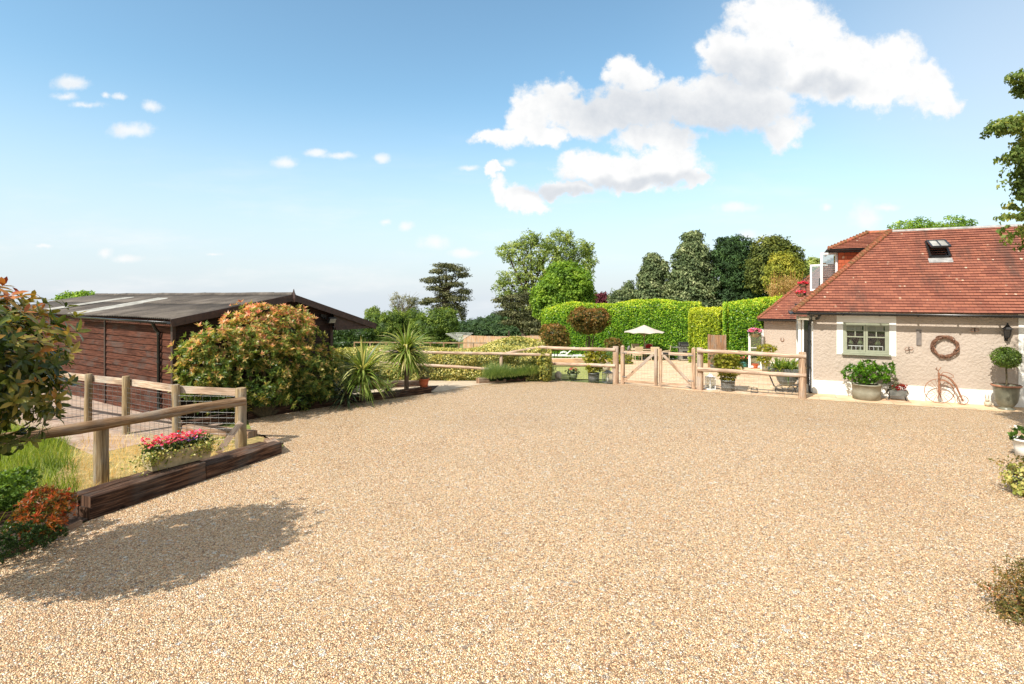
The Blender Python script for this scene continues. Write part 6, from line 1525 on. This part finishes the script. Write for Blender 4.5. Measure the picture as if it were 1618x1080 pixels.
# loungers
def lounger(label):
    o = thing('sun_lounger', label, 'sun lounger', (0, 0, 0), 0, 'white sun loungers by the lawn')
    b = MB()
    for s in (-1, 1): b.beam((-.95, s*.3, .32), (.95, s*.3, .32), .045, .06)
    b.build('frame', M['lounger'], o, True)
    b = MB()
    for i in range(14): b.box((-.2+i*.085, 0, .36), (.065, .56, .015))
    b.build('bed', M['lounger'], o, True)
    b = MB(); R = Matrix.Rotation(math.radians(42), 3, 'Y')
    for i in range(9): b.box(Vector((-.26, 0, .36))+R@Vector((-.04-i*.08, 0, 0)), (.062, .56, .018), M=R)
    for s in (-1, 1): b.beam((-.24, s*.28, .36), Vector((-.24, s*.28, .36))+R@Vector((-.78, 0, 0)), .04, .035)
    b.build('backrest', M['lounger'], o, True)
    for s in (-1, 1):
        b = MB(); b.tube([(-.35, s*.3, .34), (-.3, s*.32, .5), (-.1, s*.33, .56), (.1, s*.32, .5), (.15, s*.3, .34)], .022, 8); b.build('armrest', M['lounger'], o, True)
        for x in (-.7, .7): b = MB(); b.tube([(x-.12, s*.3, 0), (x, s*.3, .32), (x+.12, s*.3, 0)], .022, 8); b.build('leg', M['lounger'], o, True)
    return o
l1 = lounger('left white slatted sun lounger with raised back beyond the lawn'); l1.location = PX(888, 36.3, zt(36.3)); l1.rotation_euler = (0, 0, 3.0)
l2 = copy_tree(l1); l2['label'] = 'right white slatted sun lounger, nearer the potted golden shrub'; l2.location = PX(928, 36.0, zt(36.0)); l2.rotation_euler = (0, 0, 3.1)

# ------------------------------------------------------------------ fields: fences, dryer
yF = 58
o = thing('board_fence', 'long pale close-board fence with concave top in the field beyond the yellow hedge', 'fence', PX(792, yF, zt(yF)))
b = MB(); xa, xb = PX(732, yF, 0).x, PX(862, yF, 0).x; n = 88; random.seed(4)
for i in range(n):
    x = xa+(xb-xa)*(i+.5)/n; h = 1.63+.12*(((i/n)-.5)**2)*4+random.uniform(-.01, .01); b.box((x, yF+.012*(i % 2), zt(yF)+h/2), ((xb-xa)/n-.004, .02, h))
b.build('boards', M['fencepale'], o)
b = MB(); b.box((PX(804, yF-.4, 0).x, yF-.4, zt(yF)+1.1), (.16, .16, 2.3)); tag(b.build('gate_post', M['trim_dark']), 'tall dark post standing against the pale close-board fence', 'post')
yR = 44
o = thing('paddock_fence', 'distant low brown post and rail fence behind the yellow hedge', 'fence', PX(740, yR, zt(yR)))
for k, px in enumerate((560, 585, 610, 636, 664, 680, 701, 725, 748, 770, 790, 812)):
    yy = yR-(px-700)*.028; b = MB(); b.box(PX(px, yy, zt(yy)+.55), (.11, .11, 1.15)); b.build('post', M['rail_grey'], o)
for z in (1.08, .62):
    b = MB(); pts = [(560, 0), (700, 0), (830, -.0)]
    for (a1, _), (a2, _) in zip(pts[:-1], pts[1:]):
        ya, yb = yR-(a1-700)*.028, yR-(a2-700)*.028; b.beam(PX(a1, ya, zt(ya)+z), PX(a2, yb, zt(yb)+z), .05, .1)
    b.build('rail', M['rail_grey'], o)
yD = 50; c = PX(726, yD, zt(yD)); o = thing('rotary_dryer', 'open white rotary washing line in the field behind the yellow hedge', 'washing line', c)
zt_ = P(726, 540, yD).z; zu = P(726, 526.5, yD).z; b = MB(); b.tube([c, Vector((c.x, c.y, zt_+.1))], .03, 8)
R = 22.5/F*yD
for k in range(4): a = k*math.pi/2+.35; b.beam((c.x, c.y, zt_), (c.x+R*math.cos(a), c.y+R*math.sin(a), zu), .03, .03)
b.build('arms', M['steel'], o); b = MB()
for j in range(1, 9):
    f = j/8; pts = [(c.x+R*f*math.cos(k*math.pi/2+.35), c.y+R*f*math.sin(k*math.pi/2+.35), zt_+(zu-zt_)*f) for k in range(4)]
    for k in range(4): b.tube([pts[k], pts[(k+1) % 4]], .012, 4, False)
b.build('lines', M['white_wire'], o)

# ------------------------------------------------------------------ trees
def tree(name, label, lobes, y, n, size, mat, seed, trunk_px, r=.25, bark='bark', group=None, y0=None, cname='crown', zmid=None, limbs=True, cat='tree', **k):
    L = [pl(a, b_, rx, ry, y, None if len(q) < 1 else q[0], 0 if len(q) < 2 else q[1]) for a, b_, rx, ry, *q in lobes]
    base = PX(trunk_px, y, zt(y)-.1); o = thing(name, label, cat, base, 0, group)
    g = np.random.default_rng(seed); b = MB(); tops = sorted(L, key=lambda l: -l[2]); tp = Vector(tops[0][:3]); zc = zmid if zmid is not None else base.z+(tp.z-base.z)*.3
    fk = Vector((base.x+(tp.x-base.x)*.25, base.y, zc)); b.tube([base, base.lerp(fk, .5), fk], [r*1.2, r, r*.85], 10, wob=.05)
    for l in L:
        t = Vector(l[:3]); c1 = fk.lerp(t, .5)+Vector((g.normal(), g.normal(), abs(g.normal())))*.05*(t-fk).length; b.tube([fk, c1, t], [r*.55, r*.3, r*.1], 6)
        if limbs:
            for _ in range(3): q = t+Vector((g.normal()*l[3], g.normal()*l[4], g.normal()*l[5]))*.5; b.tube([c1.lerp(t, .5), q], [r*.15, r*.04], 4, False)
    b.build('trunk', M[bark], o)
    crown(cname, L, n, size, M[mat], o, seed, **k); return o
OAK = [(812, 396, 22, 18), (838, 380, 22, 14), (828, 408, 26, 18), (868, 386, 20, 18), (888, 376, 20, 14), (906, 396, 22, 16), (925, 394, 14, 14), (930, 416, 12, 20), (858, 412, 28, 20),
       (800, 398, 16, 8), (803, 440, 22, 10), (830, 436, 26, 16), (800, 466, 18, 8), (826, 462, 26, 12), (852, 444, 24, 18), (838, 486, 22, 12), (812, 482, 18, 8), (880, 420, 30, 24), (790, 452, 10, 6), (905, 430, 22, 22), (862, 470, 24, 20)]
tree('oak_tree', 'tallest broad airy tree with pale green open crown behind the field fence', OAK, 75, 26000, .27, 'oak', 201, 836, .5, amp=.3, shell=.25, droop=.1, zmid=-1.5)
tree('maple_tree', 'bright green rounded tree in front of the tall airy one', [(893, 432, 24, 18), (878, 455, 30, 22), (908, 452, 26, 24), (866, 476, 24, 16), (900, 476, 36, 18), (922, 462, 14, 16), (884, 492, 34, 12), (860, 492, 16, 12)], 55, 26000, .26, 'maple', 202, 888, .3, amp=.16, shell=.55, core=.55)
tree('cypress_tree', 'dark flat-branched conifer at the foot of the tall airy tree', [(792, 474, 14, 4), (812, 482, 24, 5), (800, 494, 18, 4), (828, 496, 26, 6), (812, 508, 20, 5), (838, 510, 26, 8), (805, 470, 12, 4), (842, 520, 20, 8), (826, 470, 20, 8)], 68, 9000, .24, 'cedar', 203, 834, .35, amp=.25, shell=.3, clump=0)
CED = [(704, 419, 20, 3, 2.4), (720, 425, 20, 4, 2), (692, 428, 14, 4, 2), (730, 434, 14, 4, 2), (684, 442, 20, 5, 2.4), (706, 438, 14, 4, 2), (716, 449, 24, 4, 2.4), (690, 455, 18, 4, 2.2), (733, 460, 14, 5, 2.2), (704, 464, 18, 5, 2), (722, 471, 24, 5, 2.4), (684, 474, 20, 4, 2.4),
       (671, 478, 12, 3, 2), (712, 482, 22, 4, 2.2), (694, 486, 16, 5, 2), (726, 489, 12, 5, 2), (730, 498, 8, 8, 1.4), (708, 494, 14, 8, 2)]
tree('cedar_tree', 'solitary cedar with flat dark layered branches against the pale sky', CED, 80, 15000, .26, 'cedar', 204, 702, .42, amp=.2, shell=.15, zmid=3.0, up=.9, limbs=False, clump=0)
tree('copper_tree', 'small dark purple tree showing just above the laurel hedge', [(945, 474, 12, 8), (952, 471, 9, 6), (938, 477, 8, 5)], 60, 2600, .25, 'purple', 205, 946, .15, core=.6)
tree('conifer', 'lowest dull green conifer left of the ivy-green pair', [(977, 470, 14, 12), (993, 462, 9, 16), (985, 474, 18, 12), (995, 452, 5, 8)], 55, 5000, .2, 'conifer_blue', 206, 985, .2, core=.6, droop=.3)
CONE = lambda cx, top, bot, w, k=6: [(cx+(4 if i % 2 else -3)*(i/k), top+(bot-top)*(i+.35)/k, w*(.2+.86*((i+.3)/k)**.62), (bot-top)/k*.85) for i in range(k)]
tree('conifer', 'shorter of the two grey green clothed conifers behind the hedge', CONE(1030, 407, 486, 27)+[(1047, 424, 7, 12)], 52, 16000, .23, 'conifer_blue', 207, 1032, .3, core=.72, amp=.14, droop=.4, shell=.75, limbs=False)
tree('conifer', 'tallest broad conical grey green conifer in the row', CONE(1094, 372, 488, 42, 8), 50, 30000, .23, 'conifer_blue', 208, 1094, .35, core=.74, amp=.14, droop=.4, shell=.75, limbs=False)
tree('conifer', 'dark feathery conifer with spiky top right of the tallest one', [(1156, 388, 18, 12), (1148, 398, 22, 14), (1170, 396, 18, 12), (1160, 418, 34, 18), (1142, 412, 12, 8), (1160, 444, 38, 20), (1182, 430, 22, 16), (1162, 470, 44, 18), (1130, 405, 10, 4), (1138, 384, 5, 6), (1166, 378, 5, 6), (1178, 382, 6, 5), (1190, 460, 24, 20)], 50, 24000, .26, 'conifer_dark', 209, 1160, .35, core=.6, amp=.22, asp=.3, limbs=False, clump=.7)
tree('yew_tree', 'dark olive rounded tree above the right end of the hedge', [(1222, 394, 28, 20), (1205, 412, 20, 22), (1240, 412, 26, 22), (1215, 436, 34, 24), (1252, 430, 18, 22), (1260, 442, 12, 16), (1200, 440, 16, 20)], 46, 18000, .2, 'yew', 210, 1224, .35, core=.72, amp=.12, limbs=False)
tree('golden_yew', 'lighter golden green rounded tree in front of the dark olive one', [(1238, 412, 16, 14), (1230, 430, 20, 18), (1248, 430, 18, 18), (1236, 448, 26, 16)], 42.5, 10000, .17, 'golden_yew', 211, 1238, .2, core=.72, amp=.12, limbs=False)
tree('distant_tree', 'green tree top seen left of the dormer doors', [(1284, 418, 12, 10), (1290, 432, 12, 14), (1276, 430, 10, 12), (1288, 446, 18, 12)], 48, 5000, .2, 'oak', 212, 1286, .2, core=.5)
tree('distant_tree', 'pale green airy tree top rising behind the bungalow ridge', [(1430, 357, 20, 8), (1455, 354, 16, 9), (1480, 358, 14, 8), (1505, 352, 20, 10), (1525, 355, 18, 7), (1470, 366, 60, 8), (1450, 380, 50, 14)], 34, 8000, .14, 'maple', 213, 1480, .25, shell=.3, amp=.25)
# dry bamboo clump
L = [pl(1242, 448, 18, 14, 36, .8), pl(1225, 455, 12, 12, 36, .7), pl(1258, 450, 10, 12, 36, .7)]
o = thing('bamboo_clump', 'straw coloured upright dry stems between the hedge and the yew', 'plant', PX(1240, 36, zt(36))); b = MB(); g = np.random.default_rng(14)
for i in range(60):
    x = g.uniform(1216, 1268); t = P(x+g.normal()*5, g.uniform(425, 446), 36+g.normal()*.4); b.tube([PX(1242+(x-1242)*.7, 36, zt(36)), P(x, 465, 36), t], [.02, .016, .006], 4, False)
b.build('stems', M['drygrass'], o); crown('foliage', L, 1500, .16, M['bamboo'], o, 214, shell=.1, asp=.16, amp=.3, up=.2)
# bushes and bare tree between the shed and the cedar
def bush(label, lobes, y, n, mat='bush', seed=1, size=.2, name='field_bush', **k):
    L = [pl(a, b_, rx, ry, y) for a, b_, rx, ry in lobes]; return shrub(name, label, 'bush', L, n, size, M[mat], seed, 'crown', core=.72, amp=.16, group='bushes beyond the paddock fence', stem_r=.05, **k)
bush('mid green bush seen under and beside the stable canopy', [(595, 508, 18, 16), (610, 518, 24, 20), (586, 524, 16, 14), (622, 505, 20, 14), (600, 540, 40, 14)], 62, 9000, seed=221)
bush('dark green bush left of the cordyline, seen below the canopy', [(545, 524, 18, 12), (570, 528, 20, 12), (530, 526, 12, 9), (550, 542, 40, 12)], 60, 7000, 'dkgreen', 222)
bush('round bush in the middle of the bush row, below the bare tree', [(640, 510, 20, 18), (655, 502, 18, 12), (650, 522, 24, 18), (650, 538, 34, 12)], 64, 9000, 'bush', 223)
bush('bright green bush below the cedar', [(690, 503, 22, 15), (705, 496, 14, 10), (682, 520, 26, 18), (710, 514, 16, 20), (665, 514, 16, 14), (690, 540, 34, 12)], 60, 11000, 'bush', 224)
bush('olive small tree top left of the bare tree', [(588, 494, 10, 7), (592, 490, 5, 5)], 70, 1500, 'oak', 225, name='field_bush')
o = tree('bare_tree', 'thin silvery half-bare tree between the canopy end and the cedar', [(632, 482, 16, 14), (626, 474, 8, 12), (640, 478, 12, 12), (655, 476, 8, 8), (645, 490, 16, 10)], 72, 2600, .18, 'willow', 226, 634, .12, 'bark_pale', shell=.1, amp=.3)
b = MB(); g = np.random.default_rng(15)
for i in range(34):
    t = P(g.uniform(612, 664), g.uniform(458, 486), 72+g.normal()); s_ = P(634+g.normal()*5, 500, 72); b.tube([s_, s_.lerp(t, .6)+Vector((g.normal()*.15, 0, .2)), t], [.05, .03, .008], 4, False)
b.build('twigs', M['bark_pale'], o)
tree('hedgerow_tree', 'green tree top showing over the far left end of the stable roof', [(112, 470, 12, 6), (135, 468, 16, 5), (100, 474, 10, 6), (125, 478, 26, 8)], 34, 3500, .16, 'maple', 227, 120, .15, shell=.4, amp=.2)
# far hedgerow and the wood on the slope
fh = []
g = np.random.default_rng(16)
for i in range(26): fh.append(pl(600+i*13, 524+g.uniform(-2, 2), 11, 6, 100, 1.6))
o = crown('far_hedgerow', fh, 9000, .5, M['wood_far'], None, 231, core=.8, amp=.15); tag(o, 'long low green field hedge in front of the distant wood', 'hedgerow', kind='stuff')
fw_ = []
for i in range(60):
    px = 715+i*3.6; tp_ = np.interp(px, [715, 740, 770, 790, 810, 850, 940], [512, 506, 501, 495, 493, 497, 500]); fw_.append(pl(px, tp_+8+g.uniform(-1, 3), 8, 8+g.uniform(0, 3), 230+g.uniform(-20, 20), 3))
    fw_.append(pl(px, tp_+20, 9, 9, 215, 3))
o = crown('distant_wood', fw_, 16000, .9, M['wood_far'], None, 232, core=.85, amp=.2); tag(o, 'dark distant wood on the slope beyond the field fence', 'wood', kind='stuff')
